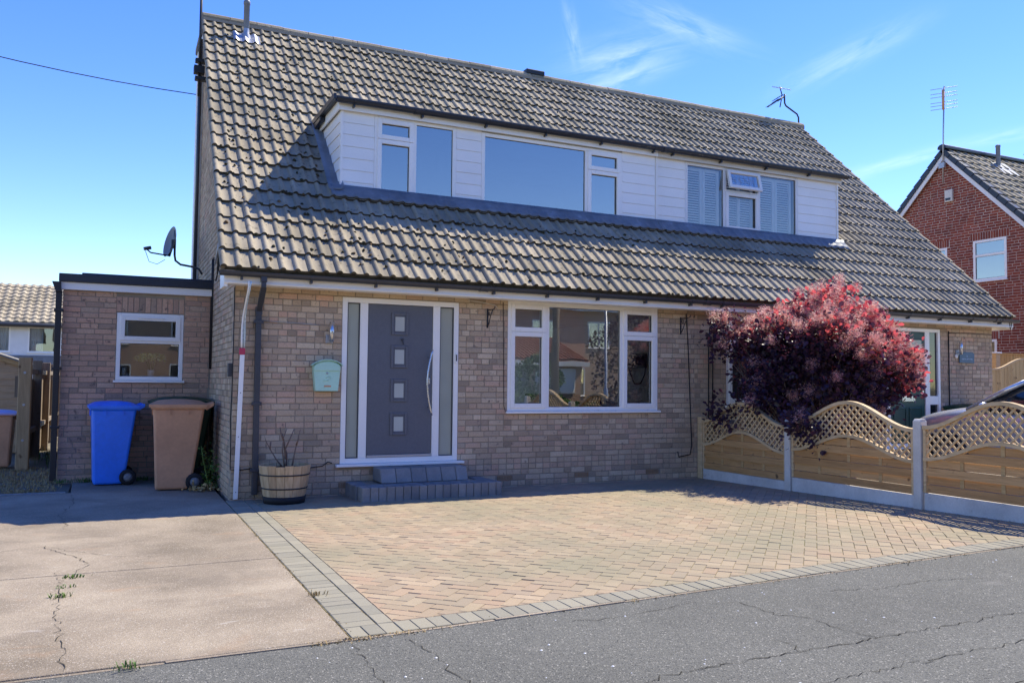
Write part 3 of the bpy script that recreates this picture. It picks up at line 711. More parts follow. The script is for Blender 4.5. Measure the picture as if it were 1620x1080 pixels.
def build_house(side):
    left = side == 'left'
    H = thing('semi_detached_house', 'left half of the brick pair with slate blue front door and clean white dormer' if left else 'right half of the brick pair with green door and shuttered dormer behind the purple bush', 'house',
              (3.4, 2.5, 0) if left else (10.2, 2.5, 0), 'semi-detached pair')
    x0, x1 = (0, PARTY) if left else (PARTY, 13.69)
    fn = FRONT(0)
    if left: holes = [(1.30, 2.872, .355, 2.48), (3.60, 6.08, 1.00, WALLTOP+.05)]
    else: holes = [(7.38, 9.9, 1.08, WALLTOP+.05), (10.86, 12.26, .33, 2.46)]
    abs_ = [1.40, 3.57, 4.78, 5.99] if left else [8.2, 9.6, 12.9]
    ah = [(x-.1125, x+.1125, .0937, .1588) for x in abs_]
    mb = MB(); backing(mb, x0, x1, -.12, WALLTOP, holes, fn)
    if left:   # gable wall, front part lower and gable triangle
        gf = lambda w: (EY+(w-EZ)/T, 2*RY-EY-(w-EZ)/T)
        for k in range(70):
            a = -.12+k*.11; b = a+.11
            if b > RZ-.15: break
            lo, hi = gf(b) if b > WALLTOP else (.24, 9.6)
            mb.box(.009, .24, max(lo+.12, .24), 6.15 if b > WALLTOP else 9.6, a, b)
    else:
        gf = lambda w: (EY+(w-EZ)/T, 2*RY-EY-(w-EZ)/T)
        for k in range(70):
            a = -.12+k*.11; b = a+.11
            if b > RZ-.15: break
            lo, hi = gf(b) if b > WALLTOP else (.24, 9.6)
            mb.box(13.45, 13.68, max(lo+.12, .24), min(hi-.12, 9.6), a, b)
    wall = part('wall', mb, M['mortar'], H)
    br = lay_bricks(x0+.001, x1-.001, .0187-.075, WALLTOP, holes+ah, seed=3 if left else 9)
    place_bricks(br, fn, 0, wall, M['brick'], 300, (lambda u, v: v < 470) if left else (lambda u, v: 1128 < u < 1452 and v < 690 or v > 690))
    for x in abs_: air_brick(H, x, .126)
    if left:
        lim = lambda w: (-5.12, -(EY+(w-EZ)/T)-.1) if w > WALLTOP else (-9.6, -.0625)
        sb = lay_bricks(-9.6, -.062, -.056, RZ-.12, [], lim, 21)
        q = MB()
        for b in sb:
            vs, fs = brick_geo(b[2]); f2 = LEFTW(0); q.add([f2(b[0]+p[0], b[3]-p[1], b[1]+p[2]) for p in vs], fs)
        part('brick', q, M['brick'], wall, stuff=True)
    if not left:
        lim = lambda w: (EY+(w-EZ)/T+.1, 2*RY-EY-(w-EZ)/T-.1) if w > WALLTOP else (.0625, 9.6)
        q = MB()
        for b in lay_bricks(.062, 9.6, -.056, RZ-.12, [], lim, 22):
            vs, fs = brick_geo(b[2]); q.add([(13.69-b[3]-p[1], b[0]+p[0], b[1]+p[2]) for p in vs], [tuple(f) for f in fs])
        part('brick', q, M['brick'], wall, stuff=True)
    # roof
    rx0, rx1 = (XL, PARTY) if left else (PARTY, XR)
    roof = part('roof', roof_deck(rx0+.02, rx1-.02 if not left else rx1), M['felt'], H)
    lay_roof(roof, 0 if left else 21, 21 if left else 42, M['tile'] if left else M['tile_right'], (lambda u, v: False) if left else (lambda u, v: 1140 < u < 1440 and v > 470), 4 if left else 6)
    xr = rx0+.15*left; nrt = 15
    Lr = (rx1-xr)/nrt
    for i in range(nrt):
        q = MB(); arc = [(RY+.125*math.cos(t), RZ+.028+.105*math.sin(t)-.02) for t in [math.pi*(-.08+1.16*k/8) for k in range(9)]]
        ins = [(RY+(p-RY)*.86, RZ+(z-RZ)*.82) for p, z in reversed(arc)]
        dz = random.uniform(-.004, .004); q.prism([(p, z+dz) for p, z in arc+ins], xr+i*Lr+.004, xr+(i+1)*Lr-.004); part('ridge_tile', q, M['tile'], roof, .004)
    mo = MB(); mo.prism([(RY-.13, RZ-.05), (RY-.115, RZ+.035), (RY+.115, RZ+.035), (RY+.13, RZ-.05)], xr+.01, rx1-.01); part('ridge_mortar', mo, M['mortar'], roof)
    # verge mortar + barge board on the outer gable
    xv = XL if left else XR
    q = MB(); sgn = 1 if left else -1
    fnr = lambda u, d, w: tuple(Vector(rpt(u, w)) + nr*d)
    q.box(xv+.004*sgn, xv+.05*sgn, -.045, .028, .02, SL-.02, fnr); part('verge_mortar', q, M['mortar'], roof)
    q = MB(); yb = 2*RY-EY
    if left:
        for i in range(5):
            y0 = 5.125+i*.215; q = MB(); q.box(-.022 if i % 2 else -.034, .008, y0, y0+.21, 2.6, RZ-.18); part('gable_cladding_board', q, M['clad_old'], H, .004)
        q = MB(); q.box(-.05, .0, 5.06, 6.24, RZ-.178, RZ-.05); part('fascia', q, M['navy'], H, .004)
        q = MB(); q.tube([(-.06, 5.06, 2.9), (-.06, 5.06, 7.4)], .03, 8); part('downpipe', q, M['gutter'], H)
    else:
        q.prism([(RY, RZ+.04), (yb+.05, EZ), (yb+.05, EZ-.20), (RY, RZ-.24)], 13.72, 13.74); part('bargeboard', q, M['clad_old'], H)
    # eaves
    q = MB(); q.box(x0-(.165 if left else 0), x1+(0 if left else .165), -.305, -.285, 2.535, 2.685); part('fascia', q, M['clad'] if left else M['white_paint'], H, .003)
    q = MB(); q.box(x0-(.15 if left else 0), x1+(0 if left else .15), -.284, .02, 2.545, 2.556); part('soffit', q, M['clad'], H)
    q = MB(); q.box(x0-(.16 if left else 0), x1+(0 if left else .16), -.315, -.3055, 2.545, 2.558); part('fascia_bead', q, M['clad'], H)
    ex = (-.166, -.125) if left else (13.815, 13.855)
    q = MB(); q.box(ex[0], ex[1], -.29, .10, 2.50, 2.69); part('box_end', q, M['clad'], H, .003)
    gut = gutter(H, -.225 if left else PARTY+.005, PARTY-.004 if left else 13.90, -.365, 2.672, .056, joints=(3.07, 6.72) if left else (7.05, 13.3), mat=M['gutter'])
    # dormer
    dx0, dx1 = (DX0, 6.745) if left else (6.751, DX1)
    fd = FRONT(DY)
    dh = [(1.95, 3.19, 4.03, 5.18), (3.60, 6.08, 4.03, 5.16)] if left else [(7.33, 9.84, 4.05, 5.18)]
    q = MB(); backing(q, dx0+.02, dx1-.02, 4.0, 5.29, dh, fd, -.14, -.031)
    xc = DX0+.02 if left else DX1-.02
    zr = lambda y: EZ+T*(y-EY)
    q.prism([(DY+.031, zr(DY)-.02), (DY+.031, 5.29), (DYB-.05, 5.29), (DYB-.05, zr(DYB)-.12)], min(xc, xc+.1*sgn), max(xc, xc+.1*sgn))
    dm = part('dormer_wall', q, M['clad_old'], H)
    cm = M['clad'] if left else M['clad_old']
    zt = 5.185; spans = [(DX0+.03, 1.95), (3.19, 3.60), (6.08, 6.725)] if left else [(6.775, 7.33), (9.84, DX1-.03)]
    for a, b in spans: clad(H, a+.002, b-.002, 4.02 if left else 4.05, zt, 7, fd, cm)
    q = MB(); q.box(xc-.022*sgn-.0, xc+.013*sgn, DY-.024, DY+.02, 4.0, zt) if left else q.box(DX1-.031, DX1+.004, DY-.024, DY+.02, 4.02, zt)
    part('corner_trim', q, cm, H, .003)
    if not left:
        q = MB(); q.box(6.728, 6.773, DY-.022, DY+.02, 4.0, zt); part('joint_trim', q, cm, H, .003)
    # cheek cladding on the outer side
    cb = MB(); cb.prism([(DY+.03, zr(DY)+.03), (DY+.03, zt+.1), (DYB-.2, zt+.1)], DX0+.004 if left else DX1-.012, DX0+.012 if left else DX1-.004); ck = part('cheek', cb, cm, H)
    for i in range(7):
        za = 4.02+i*.1664; zb = za+.1664; ye = EY+(za-EZ)/T-.02; yf = EY+(zb-EZ)/T-.02
        xs = DX0 if left else DX1; o_ = -sgn
        q = MB(); pts = [(DY+.02, za), (max(ye, DY+.03), za), (max(yf, DY+.03), zb), (DY+.02, zb)]
        vs = [(xs+o_*.012, pts[0][0], za+.002), (xs+o_*.012, pts[1][0], za+.002), (xs+o_*.001, pts[2][0], zb-.004), (xs+o_*.001, pts[3][0], zb-.004)]
        vs += [(xs-o_*.004, y, z) for _, y, z in vs]
        q.add(vs, [(0, 1, 2, 3), (0, 4, 5, 1), (2, 1, 5, 6), (3, 2, 6, 7), (0, 3, 7, 4)]); part('cladding_board', q, cm, ck)
    q = MB(); q.box(dx0-.05 if left else dx0, dx1 if left else dx1+.05, DY-.07, DY-.05, 5.17, 5.305)
    q.box(dx0-.049 if left else dx0, dx1 if left else dx1+.049, DY-.0495, DY+.03, 5.187, 5.20)
    xs = dx0-.05 if left else dx1+.05; q.box(min(xs, xs+.02*sgn), max(xs, xs+.02*sgn), DY-.0495, DYB-.15, 5.17, 5.305)
    part('dormer_fascia', q, cm if left else M['cream'], H, .003)
    q = MB(); q.box(dx0-.09 if left else dx0, dx1 if left else dx1+.09, DY-.10, DYB+.12, 5.307, 5.355); part('dormer_roof', q, M['navy'], H, .01)
    if left:
        q = MB(); q.prism([(DY-.13, 5.29), (DY-.13, 5.37), (DYB-.0, 5.385), (DYB-.0, 5.30)], DX0-.135, DX0-.095)
        q.prism([(DY+.75, 5.23), (DY+.75, 5.29), (DYB-.05, 5.29), (DYB-.05, 5.20)], DX0-.13, DX0-.06); part('dormer_edge_trim', q, M['navy'], H, .008)
    gutter(H, DX0-.10 if left else 6.752, 6.744 if left else DX1+.12, DY-.135, 5.30, .058, 'dormer_gutter', 1.0, M['navy'], (2.55,) if left else (6.84,))
    # lead flashing: apron that follows the tiles, and the upstand along the cheek
    q = MB(); nx = 170; vs = []; fs = []; fx0, fx1 = (DX0-.17, 6.748) if left else (6.748, DX1+.12)
    for k in range(nx+1):
        x = fx0+(fx1-fx0)*k/nx; ph = ((x-XL)/CW*2) % 1; hh = .034*math.sin(math.pi*min(ph/.46, 1))**.8 if ph < .46 else 0
        v1 = (DY-EY)*math.sqrt(1+T*T); 
        for v, h in ((v1-.185+.006*math.sin(x*9), .062+hh*.75), (v1-.10, .072+hh*.5), (v1-.02, .075+hh*.2), (v1+.05, .11)):
            vs.append(rpt(x, v, h))
    for k in range(nx):
        for j in range(3): a = k*4+j; fs.append((a, a+1, a+5, a+4))
    q.add(vs, fs, True)
    if left:
        v2 = (DYB-EY)*math.sqrt(1+T*T); vs = []; fs = []; ns = 26
        for k in range(ns+1):
            v = v1-.05+(v2-v1)*k/ns
            for x, h in ((DX0-.17-.02, .085), (DX0-.10, .092), (DX0-.02, .095), (DX0+.012, .14)): vs.append(rpt(x, v, h))
        for k in range(ns):
            for j in range(3): a = k*4+j; fs.append((a, a+1, a+5, a+4))
        q.add(vs, fs, True)
    o = part('lead_flashing', q, M['lead'], H); sm = o.modifiers.new('solidify', 'SOLIDIFY'); sm.thickness = .004
    # windows
    if left:
        window(H, fd, 1.95, 3.19, 4.03, 5.18, [(2.005, 2.515, [(4.085, 4.835, 'sash'), (4.865, 5.125, 'sash')]), (2.575, 3.135, [(4.085, 5.125, 'fixed')])], gmat=M['pane_sky'], d=.012, vent=False)
        window(H, fd, 3.60, 6.08, 4.03, 5.16, [(3.655, 5.385, [(4.085, 5.105, 'fixed')]), (5.445, 6.025, [(4.085, 4.80, 'sash'), (4.83, 5.105, 'sash')])], gmat=M['pane_sky'], d=.012)
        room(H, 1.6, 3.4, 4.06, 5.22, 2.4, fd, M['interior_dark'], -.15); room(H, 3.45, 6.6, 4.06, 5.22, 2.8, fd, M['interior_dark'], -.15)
        window(H, fn, 3.60, 6.08, 1.03, 2.545, gmat=M['pane_front'], cols=[(3.655, 4.175, [(1.085, 2.11, 'sash'), (2.14, 2.49, 'sash')]), (4.245, 5.42, [(1.085, 2.49, 'fixed')]), (5.485, 6.025, [(1.085, 2.11, 'sash'), (2.14, 2.49, 'sash')])], d=.0)
        q = MB(); q.add([(3.1, .26, .25), (6.7, .26, .25), (6.7, .26, 2.5), (3.1, .26, 2.5), (3.1, 9.4, .25), (6.7, 9.4, .25), (6.7, 9.4, 2.5), (3.1, 9.4, 2.5)], [(0, 1, 5, 4), (1, 2, 6, 5), (2, 3, 7, 6), (3, 0, 4, 7)])
        for c in cells(3.1, 6.7, .25, 2.5, [(3.15, 6.65, .3, 2.45)]): q.box(c[0], c[1], 9.4, 9.6, c[2], c[3])  # wide rear opening, out of view, added to let daylight into the room
        part('interior_lining', q, M['interior'], H)
        # front door set
        f = MB(); f.ring(1.30, 2.872, .385, 2.48, .065, -.07, .0, fn); f.box(1.53, 1.632, -.07, -.002, .45, 2.415, fn); f.box(2.512, 2.61, -.07, -.002, .45, 2.415, fn)
        df = part('door_frame', f, M['upvc'], H, .005)
        for a, b in ((1.365, 1.53), (2.61, 2.807)):
            q = MB(); q.box(a+.0005, b-.0005, -.05, -.035, .4505, 2.4145, fn); part('sidelight', q, M['frosted'], df)
            q = MB(); q.ring(a+.001, b-.001, .451, 2.414, .012, -.034, -.02, fn); part('glazing_gasket', q, M['gutter'], df)
        q = MB(); q.box(1.24, 2.95, -.07, .075, .350, .383, fn); part('door_sill', q, M['upvc'], df, .006)
        q = MB(); q.box(1.64, 2.505, -.06, .004, .452, .485, fn); part('threshold', q, M['galv'], df, .004)
        q = MB(); q.box(2.822, 2.852, 0.001, .022, 1.665, 1.80, fn); part('doorbell', q, M['upvc'], df, .006)
        q = MB(); q.box(2.829, 2.845, .0225, .025, 1.70, 1.785, fn); part('doorbell_face', q, M['black'], df, .003)
        q = MB(); q.box(1.637, 2.507, -.05, -.012, .489, 2.410, fn); dl = part('door', q, M['door'], H, .004)
        for zc in (2.165, 1.74, 1.305, .875):
            q = MB(); q.ring(2.055-.115, 2.055+.115, zc-.145, zc+.145, .035, -.012, .004, fn); part('glazing_bead', q, M['door'], dl, .006)
            q = MB(); q.ring(2.055-.08, 2.055+.08, zc-.11, zc+.11, .018, -.012, .0, fn); part('glazing_bead', q, M['door'], dl, .006)
            q = MB(); q.box(2.055-.062, 2.055+.062, -.0115, -.004, zc-.092, zc+.092, fn); part('door_pane', q, M['frosted_pale'], dl)
        q = MB(); pts = [(2.487+.0-.075*math.sin(math.pi*k/16), -.055-.025*math.sin(math.pi*k/16), .985+.855*k/16) for k in range(17)]
        q.tube(pts, .013, 10)
        for k in (2, 14): q.tube([pts[k], (pts[k][0], .012, pts[k][2])], .008, 8)
        part('door_handle', q, M['silver'], dl)
        q = MB(); q.box(2.452, 2.478, -.012, .0, 1.395, 1.47, fn); part('lock', q, M['silver'], dl, .01)
        q = MB(); q.tube([(2.09, .012, 1.965), (2.09, -.008, 1.965)], .017, 12); q.tube([(2.093, -.006, 1.955), (2.10, -.012, 1.90)], .008, 6); part('door_viewer', q, M['gutter'], dl)
        # downpipe with swan neck
        q = MB(); q.box(.235, .305, -.40, -.335, 2.565, 2.63); q.box(.243, .297, -.395, -.345, 2.50, 2.565)
        q.add([(.237, -.40, 2.50), (.303, -.40, 2.50), (.303, -.335, 2.50), (.237, -.335, 2.50), (.237, -.075, 2.24), (.303, -.075, 2.24), (.303, -.015, 2.24), (.237, -.015, 2.24)],
              [(0, 1, 2, 3), (7, 6, 5, 4), (0, 4, 5, 1), (1, 5, 6, 2), (2, 6, 7, 3), (3, 7, 4, 0)])
        q.box(.237, .303, -.075, -.012, .06, 2.24); dp = part('downpipe', q, M['gutter'], H, .006)
        for z in (.35, 1.14, 2.12):
            q = MB(); q.box(.215, .325, -.082, -.006, z-.02, z+.02); part('pipe_clip', q, M['gutter'], dp, .004)
        q = MB(); q.box(.232, .308, -.08, -.008, 2.20, 2.30); part('pipe_socket', q, M['gutter'], dp, .004)
        # cables and the small box on the gable wall
        def cable(pts, r=.006, mat='cable'): q = MB(); q.tube(pts, r, 6); part('cable', q, M[mat], H)
        cable([(-.008, -.012, 2.52), (-.008, -.012, 1.65), (-.01, -.01, 1.3), (-.012, .05, .95), (-.01, -.01, .72), (-.008, -.012, .36), (.12, -.012, .355), (.24, -.014, .37)])
        cable([(.30, -.014, .365), (.9, -.014, .35), (1.08, -.014, .37), (1.15, -.015, .42), (1.20, -.015, .40)])
        cable([(.31, -.012, 2.135), (.8, -.010, 2.12), (1.02, -.010, 2.11)], .005, 'galv')
        cable([(3.52, -.008, 2.52), (3.53, -.010, 2.0), (3.54, -.010, 1.4), (3.545, -.010, 1.1), (3.575, -.02, 1.0)], .0045)
        cable([(6.60, -.008, 2.50), (6.635, -.010, 2.0), (6.67, -.010, 1.2), (6.70, -.012, .50), (6.67, -.014, .36), (6.46, -.014, .33), (6.44, -.014, .41)], .008)
        cable([(3.0, -.02, 2.52), (3.2, -.03, 2.50), (3.38, -.04, 2.47), (3.44, -.012, 2.43)], .005, 'cream')
        for yy, rr in ((2.62, .010), (2.50, .008), (2.40, .006)):
            cable([(-.012, yy, 1.55+rr*3), (-.012, yy, 2.7), (-.012, yy-.02, 3.2)], rr)
        q = MB(); q.box(-.055, -.002, .05, .13, 1.46, 1.62); part('junction_box', q, M['gutter'], H, .008)
        cable([(-.02, .9, 3.75), (-.03, 1.2, 3.5), (-.03, 1.55, 2.95), (-.03, 1.9, 2.8)], .010)
        cable([(-.02, 1.5, 4.4), (-.025, 1.6, 3.6), (-.03, 1.7, 2.9)], .012)
        for (a, b) in (((-.05, .70, 3.55), (-.05, 1.35, 3.25)), ((-.06, 1.35, 3.25), (-.08, 1.55, 2.98)), ((-.05, .35, 2.95), (-.06, .95, 2.72)), ((-.05, .3, 3.02), (-.06, .75, 3.0))):
            q = MB(); q.tube([a, b], .012, 6); part('cable_bracket', q, M['galv'], H)
        # vent pipe near the ridge
        vp = Vector(rpt(.51, SL*.918)); q = MB()
        for k, (x, v, h) in enumerate(()): pass
        vs = []; fs = []
        for j in range(5):
            for k in range(21):
                x = .51-.23+.46*k/20; ph = ((x-XL)/CW*2) % 1; hh = .036*math.sin(math.pi*min(ph/.46, 1))**.8 if ph < .46 else 0
                vs.append(rpt(x, SL*.918-.20+.34*j/4, .052+hh+.0*j))
        for j in range(4):
            for k in range(20): a = j*21+k; fs.append((a, a+1, a+22, a+21))
        q.add(vs, fs, True); fl = part('pipe_flashing', q, M['galv'], roof)
        q = MB(); q.lathe([(.075, -.10), (.072, .06), (.052, .12), (.050, .20)], 16, tuple(vp)); part('pipe_collar', q, M['galv'], roof)
        q = MB(); q.lathe([(.05, 0), (.05, .62), (.058, .625), (.058, .68), (.04, .71), (.0, .715)], 16, tuple(vp)); part('vent_pipe', q, M['hub'], roof)
        q = MB(); q.box(6.20, 6.62, RY-.12, RY+.12, RZ+.06, RZ+.17); part('ridge_vent', q, M['black'], roof, .02)
    else:
        wf = window(H, fd, 7.33, 9.84, 4.06, 5.18, [(7.385, 8.14, [(4.115, 5.125, 'fixed')]), (8.20, 8.90, [(4.115, 4.74, 'sash')]), (8.96, 9.785, [(4.115, 5.125, 'fixed')])], gmat=M['pane'], mat=M['white_paint'], d=.012, sill=False)
        q = MB(); q.box(8.19, 8.91, -.07, .010, 4.755, 4.79, fd); part('transom', q, M['white_paint'], wf, .003)
        # open top vent
        th = R(14); hx = lambda u, d, w: (u, DY-.015-d*math.cos(th)-(5.125-w)*math.sin(th), 5.125-(5.125-w)*math.cos(th)+d*math.sin(th))
        q = MB(); q.ring(8.19, 8.91, 4.79, 5.125, .055, -.0, .045, hx); part('sash', q, M['white_paint'], wf, .004)
        q = MB(); q.add([hx(8.245, .02, 4.845), hx(8.855, .02, 4.845), hx(8.855, .02, 5.07), hx(8.245, .02, 5.07)], [(0, 1, 2, 3)]); part('pane', q, M['pane_sky'], wf)
        q = MB()
        for k in range(1, 6):
            xx = 8.245+.61*k/6
            q.box(xx-.003, xx+.003, .021, .024, 4.85, 5.065, hx)
        for k in range(4):
            xx = 8.30+.14*k; q.box(xx, xx+.005, .0215, .0245, 4.90, 5.0, lambda u, d, w, xx=xx: hx(u+(w-4.95)*.9, d, w)); q.box(xx, xx+.005, .0218, .0248, 4.90, 5.0, lambda u, d, w, xx=xx: hx(u-(w-4.95)*.9, d, w))
        part('leaded_strips', q, M['galv'], wf)
        q = MB(); q.box(6.79, DX1, DY-.05, DY+.02, 4.005, 4.052); part('timber_plinth', q, M['old_fence'], H, .004)
        for a, b in ((7.40, 7.76), (7.765, 8.12), (8.235, 8.87), (8.99, 9.37), (9.375, 9.76)):
            q = MB(); q.ring(a, b, 4.10, 5.12, .055, -.115, -.085, fd); nz = 21
            for k in range(nz):
                zc = 4.165+(5.06-4.165)*(k+.5)/nz; q.add([fd(a+.055, -.092, zc-.018), fd(b-.055, -.092, zc-.018), fd(b-.055, -.108, zc+.014), fd(a+.055, -.108, zc+.014)], [(0, 1, 2, 3)])
            if b-a > .5: q.box((a+b)/2-.03, (a+b)/2+.03, -.114, -.084, 4.155, 5.065, fd)
            o = part('shutter', q, M['shutter'], H)
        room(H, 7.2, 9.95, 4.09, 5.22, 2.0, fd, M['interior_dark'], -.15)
        window(H, fn, 7.38, 9.90, 1.10, 2.545, [(7.435, 7.98, [(1.155, 2.10, 'sash'), (2.14, 2.49, 'sash')]), (8.04, 9.24, [(1.155, 2.49, 'fixed')]), (9.30, 9.845, [(1.155, 2.10, 'sash'), (2.14, 2.49, 'sash')])])
        room(H, 7.1, 10.1, .4, 2.5, 3.5, fn, M['interior'])
        f = MB(); f.ring(10.86, 12.26, .36, 2.46, .06, -.07, 0, fn); f.box(11.87, 11.985, -.07, -.002, .42, 2.40, fn); f.box(10.92, 10.99, -.07, -.002, .42, 2.4, fn); f.box(11.985, 12.20, -.07, -.003, 1.10, 1.255, fn)
        df = part('door_frame', f, M['upvc'], H, .005)
        for a, b in ((.42, 1.10), (1.255, 2.40)):
            q = MB(); q.box(11.985, 12.20, -.05, -.035, a+.0005, b-.0005, fn); part('sidelight', q, M['car_glass'], df)
        q = MB(); q.box(10.80, 12.32, -.05, .06, .33, .357, fn); part('door_sill', q, M['upvc'], df, .005)
        q = MB(); q.box(10.995, 11.865, -.055, -.02, .425, 2.395, fn); dl = part('door', q, M['door_green'], H, .004)
        for a, b in ((11.07, 11.40), (11.46, 11.79)):
            for c, d in ((.55, 1.05), (1.42, 2.28)):
                q = MB(); q.ring(a, b, c, d, .03, -.02, -.008, fn); part('door_panel', q, M['door_green'], dl, .008)
        q = MB(); q.box(11.475, 11.775, -.008, -.002, 1.45, 2.25, fn); part('door_pane', q, M['frosted'], dl)
        q = MB(); q.box(11.28, 11.60, -.02, -.002, 1.155, 1.26, fn); part('letter_plate', q, M['silver'], dl, .006)
        q = MB(); q.tube([(11.80, -.05, 1.40), (11.68, -.05, 1.40)], .011, 8); q.box(11.785, 11.82, -.02, .0, 1.26, 1.50, fn); part('door_handle', q, M['silver'], dl, .003)
        def cable(pts, r=.006): q = MB(); q.tube(pts, r, 6); part('cable', q, M['cable'], H)
        for x in (7.02, 7.10): cable([(x, -.012, .2), (x, -.012, 2.0), (x+.02, -.02, 2.3), (x+.18, -.1, 2.50), (x+.3, -.29, 2.58)], .009)
        cable([(12.48, -.012, .2), (12.47, -.012, 2.44)], .010); cable([(12.48, -.010, 2.40), (13.1, -.010, 2.42), (13.66, -.010, 2.41)], .005); cable([(13.75, -.31, 2.62), (13.76, -.31, 2.52), (13.78, -.31, 2.50), (13.81, -.31, 2.62)], .006)
        q = MB(); q.lathe([(.0, 0), (.035, .0), (.035, .02), (.0, .025)], 12, (0, 0, 0), fn=lambda x, y, z: (12.66+x, -.012-z, 1.98+y)); part('doorbell', q, M['upvc'], H)
    return H
HL = build_house('left')
HR = build_house('right')

# moss tufts lying in the tile laps
def moss(n, rs, mat, big, xr):
    rn = random.Random(rs); q = MB()
    for i in range(n):
        r = rn.randint(0, NROW-1) if rn.random() < .5 else rn.randint(1, 9); x = rn.uniform(*xr) if rn.random() < .6 else rn.uniform(xr[0], xr[0]+3)
        v = r*GA+rn.choice((-.012, .0, .10, .2))+rn.uniform(-.02, .02); p = rpt(x, max(v, .02), .045)
        if DX0-.25 < x < DX1+.2 and DY-.3 < p[1] < DYB+.1: continue
        s = rn.uniform(.012, .03)*big; ph = rn.uniform(0, 6); vs = []
        for k in range(7): a = ph+2*math.pi*k/7; rr = s*rn.uniform(.6, 1.25); vs.append(tuple(Vector(p)+Vector((math.cos(a)*rr, 0, 0))+up*(math.sin(a)*rr*.8)-nr*.012))
        for k in range(5): a = ph+2*math.pi*k/5; rr = s*.55; vs.append(tuple(Vector(p)+Vector((math.cos(a)*rr, 0, 0))+up*(math.sin(a)*rr)+nr*s*.45))
        fs = [(7, 8, 9, 10, 11)] + [(k, (k+1) % 7, 7+int((k+1) % 7*5/7), 7+int(k*5/7)) if int((k+1) % 7*5/7) != int(k*5/7) else (k, (k+1) % 7, 7+int(k*5/7)) for k in range(7)]
        q.add(vs, fs, True)
    return q
roofL = [c for c in HL.children if c.name.startswith('roof')][0]
part('moss', moss(520, 3, 0, 1.1, (XL+.1, 6.7)), M['moss'], roofL, stuff=True)
part('moss', moss(200, 8, 0, 1.0, (XL+.1, 6.7)), M['moss_brown'], roofL, stuff=True)

# ------------------------------------------------------------------ side extension
E = thing('side_extension', 'low flat-roofed brick side extension with dark roof edge and one white window', 'building', (-.97, 4.5, 0))
YE = 2.66; fe = FRONT(YE); eh = [(-1.26, -.38, 1.37, 2.36)]
q = MB(); backing(q, -1.94, -.003, -.12, 2.66, eh, fe); q.box(-1.94, -1.70, YE+.24, 8.5, -.12, 2.66); ew = part('wall', q, M['mortar'], E)
place_bricks(lay_bricks(-1.939, -.02, .0187-.075, 2.66, eh, seed=14, mode='stretch', soldiers=[(-1.27, -.37, 2.365, 2.585)]), fe, 0, ew, M['brick_ext'], 300, lambda u, v: (140 < u < 228 and v > 650) or (238 < u < 345 and v > 645))
q = MB()
for b in lay_bricks(-8.5, -2.68, -.056, 2.62, [], seed=15, mode='stretch'):
    vs, fs = brick_geo(b[2]); f2 = LEFTW(-1.95); q.add([f2(b[0]+p[0], b[3]-p[1], b[1]+p[2]) for p in vs], fs)
part('brick', q, M['brick_ext'], ew, stuff=True)
window(E, fe, -1.26, -.38, 1.40, 2.355, [(-1.205, -.435, [(1.455, 1.925, 'fixed'), (1.975, 2.30, 'sash')])], gmat=M['pane'], vent=True)
q = MB(); q.add([(-1.69, 2.92, .3), (-.1, 2.92, .3), (-.1, 2.92, 2.6), (-1.69, 2.92, 2.6), (-1.69, 6.2, .3), (-.1, 6.2, .3), (-.1, 6.2, 2.6), (-1.69, 6.2, 2.6)], [(0, 1, 5, 4), (1, 2, 6, 5), (2, 3, 7, 6), (3, 0, 4, 7)])
for c in cells(-1.69, -.1, .3, 2.6, [(-1.62, -1.28, .35, 2.4)]): q.box(c[0], c[1], 6.2, 6.4, c[2], c[3])  # unseen slot in the back wall, added to daylight the extension interior
part('interior_lining', q, M['interior'], E)
q = MB(); q.box(-1.60, -.2, YE+.245, YE+.42, 1.37, 1.40); part('inner_sill', q, M['interior'], E)
q = MB(); q.box(-1.97, -.003, YE-.06, YE+.02, 2.642, 2.745); part('fascia', q, M['clad'], E, .004)
q = MB(); q.box(-2.0, -.003, YE-.10, YE+.06, 2.748, 2.86); q.box(-1.72, -.003, YE-.06, YE+.10, 2.862, 2.885); q.box(-2.0, -1.93, YE+.06, 8.5, 2.75, 2.87); part('roof_edge_trim', q, M['navy'], E, .008)
q = MB(); q.box(-1.93, -.003, YE+.06, 8.5, 2.72, 2.80); part('roof', q, M['felt'], E)
q = MB(); q.box(-2.03, -1.955, YE-.10, YE-.03, .03, 2.62); q.prism([(-2.08, 2.74), (-1.975, 2.74), (-1.96, 2.60), (-2.03, 2.60)], YE-.13, YE-.0, lambda p, z, t: (p, t, z)); ep = part('downpipe', q, M['black'], E, .005)
for z in (.75, 1.55, 2.35):
    q = MB(); q.box(-2.045, -1.93, YE-.108, YE-.02, z-.018, z+.018); part('pipe_clip', q, M['black'], ep, .004)

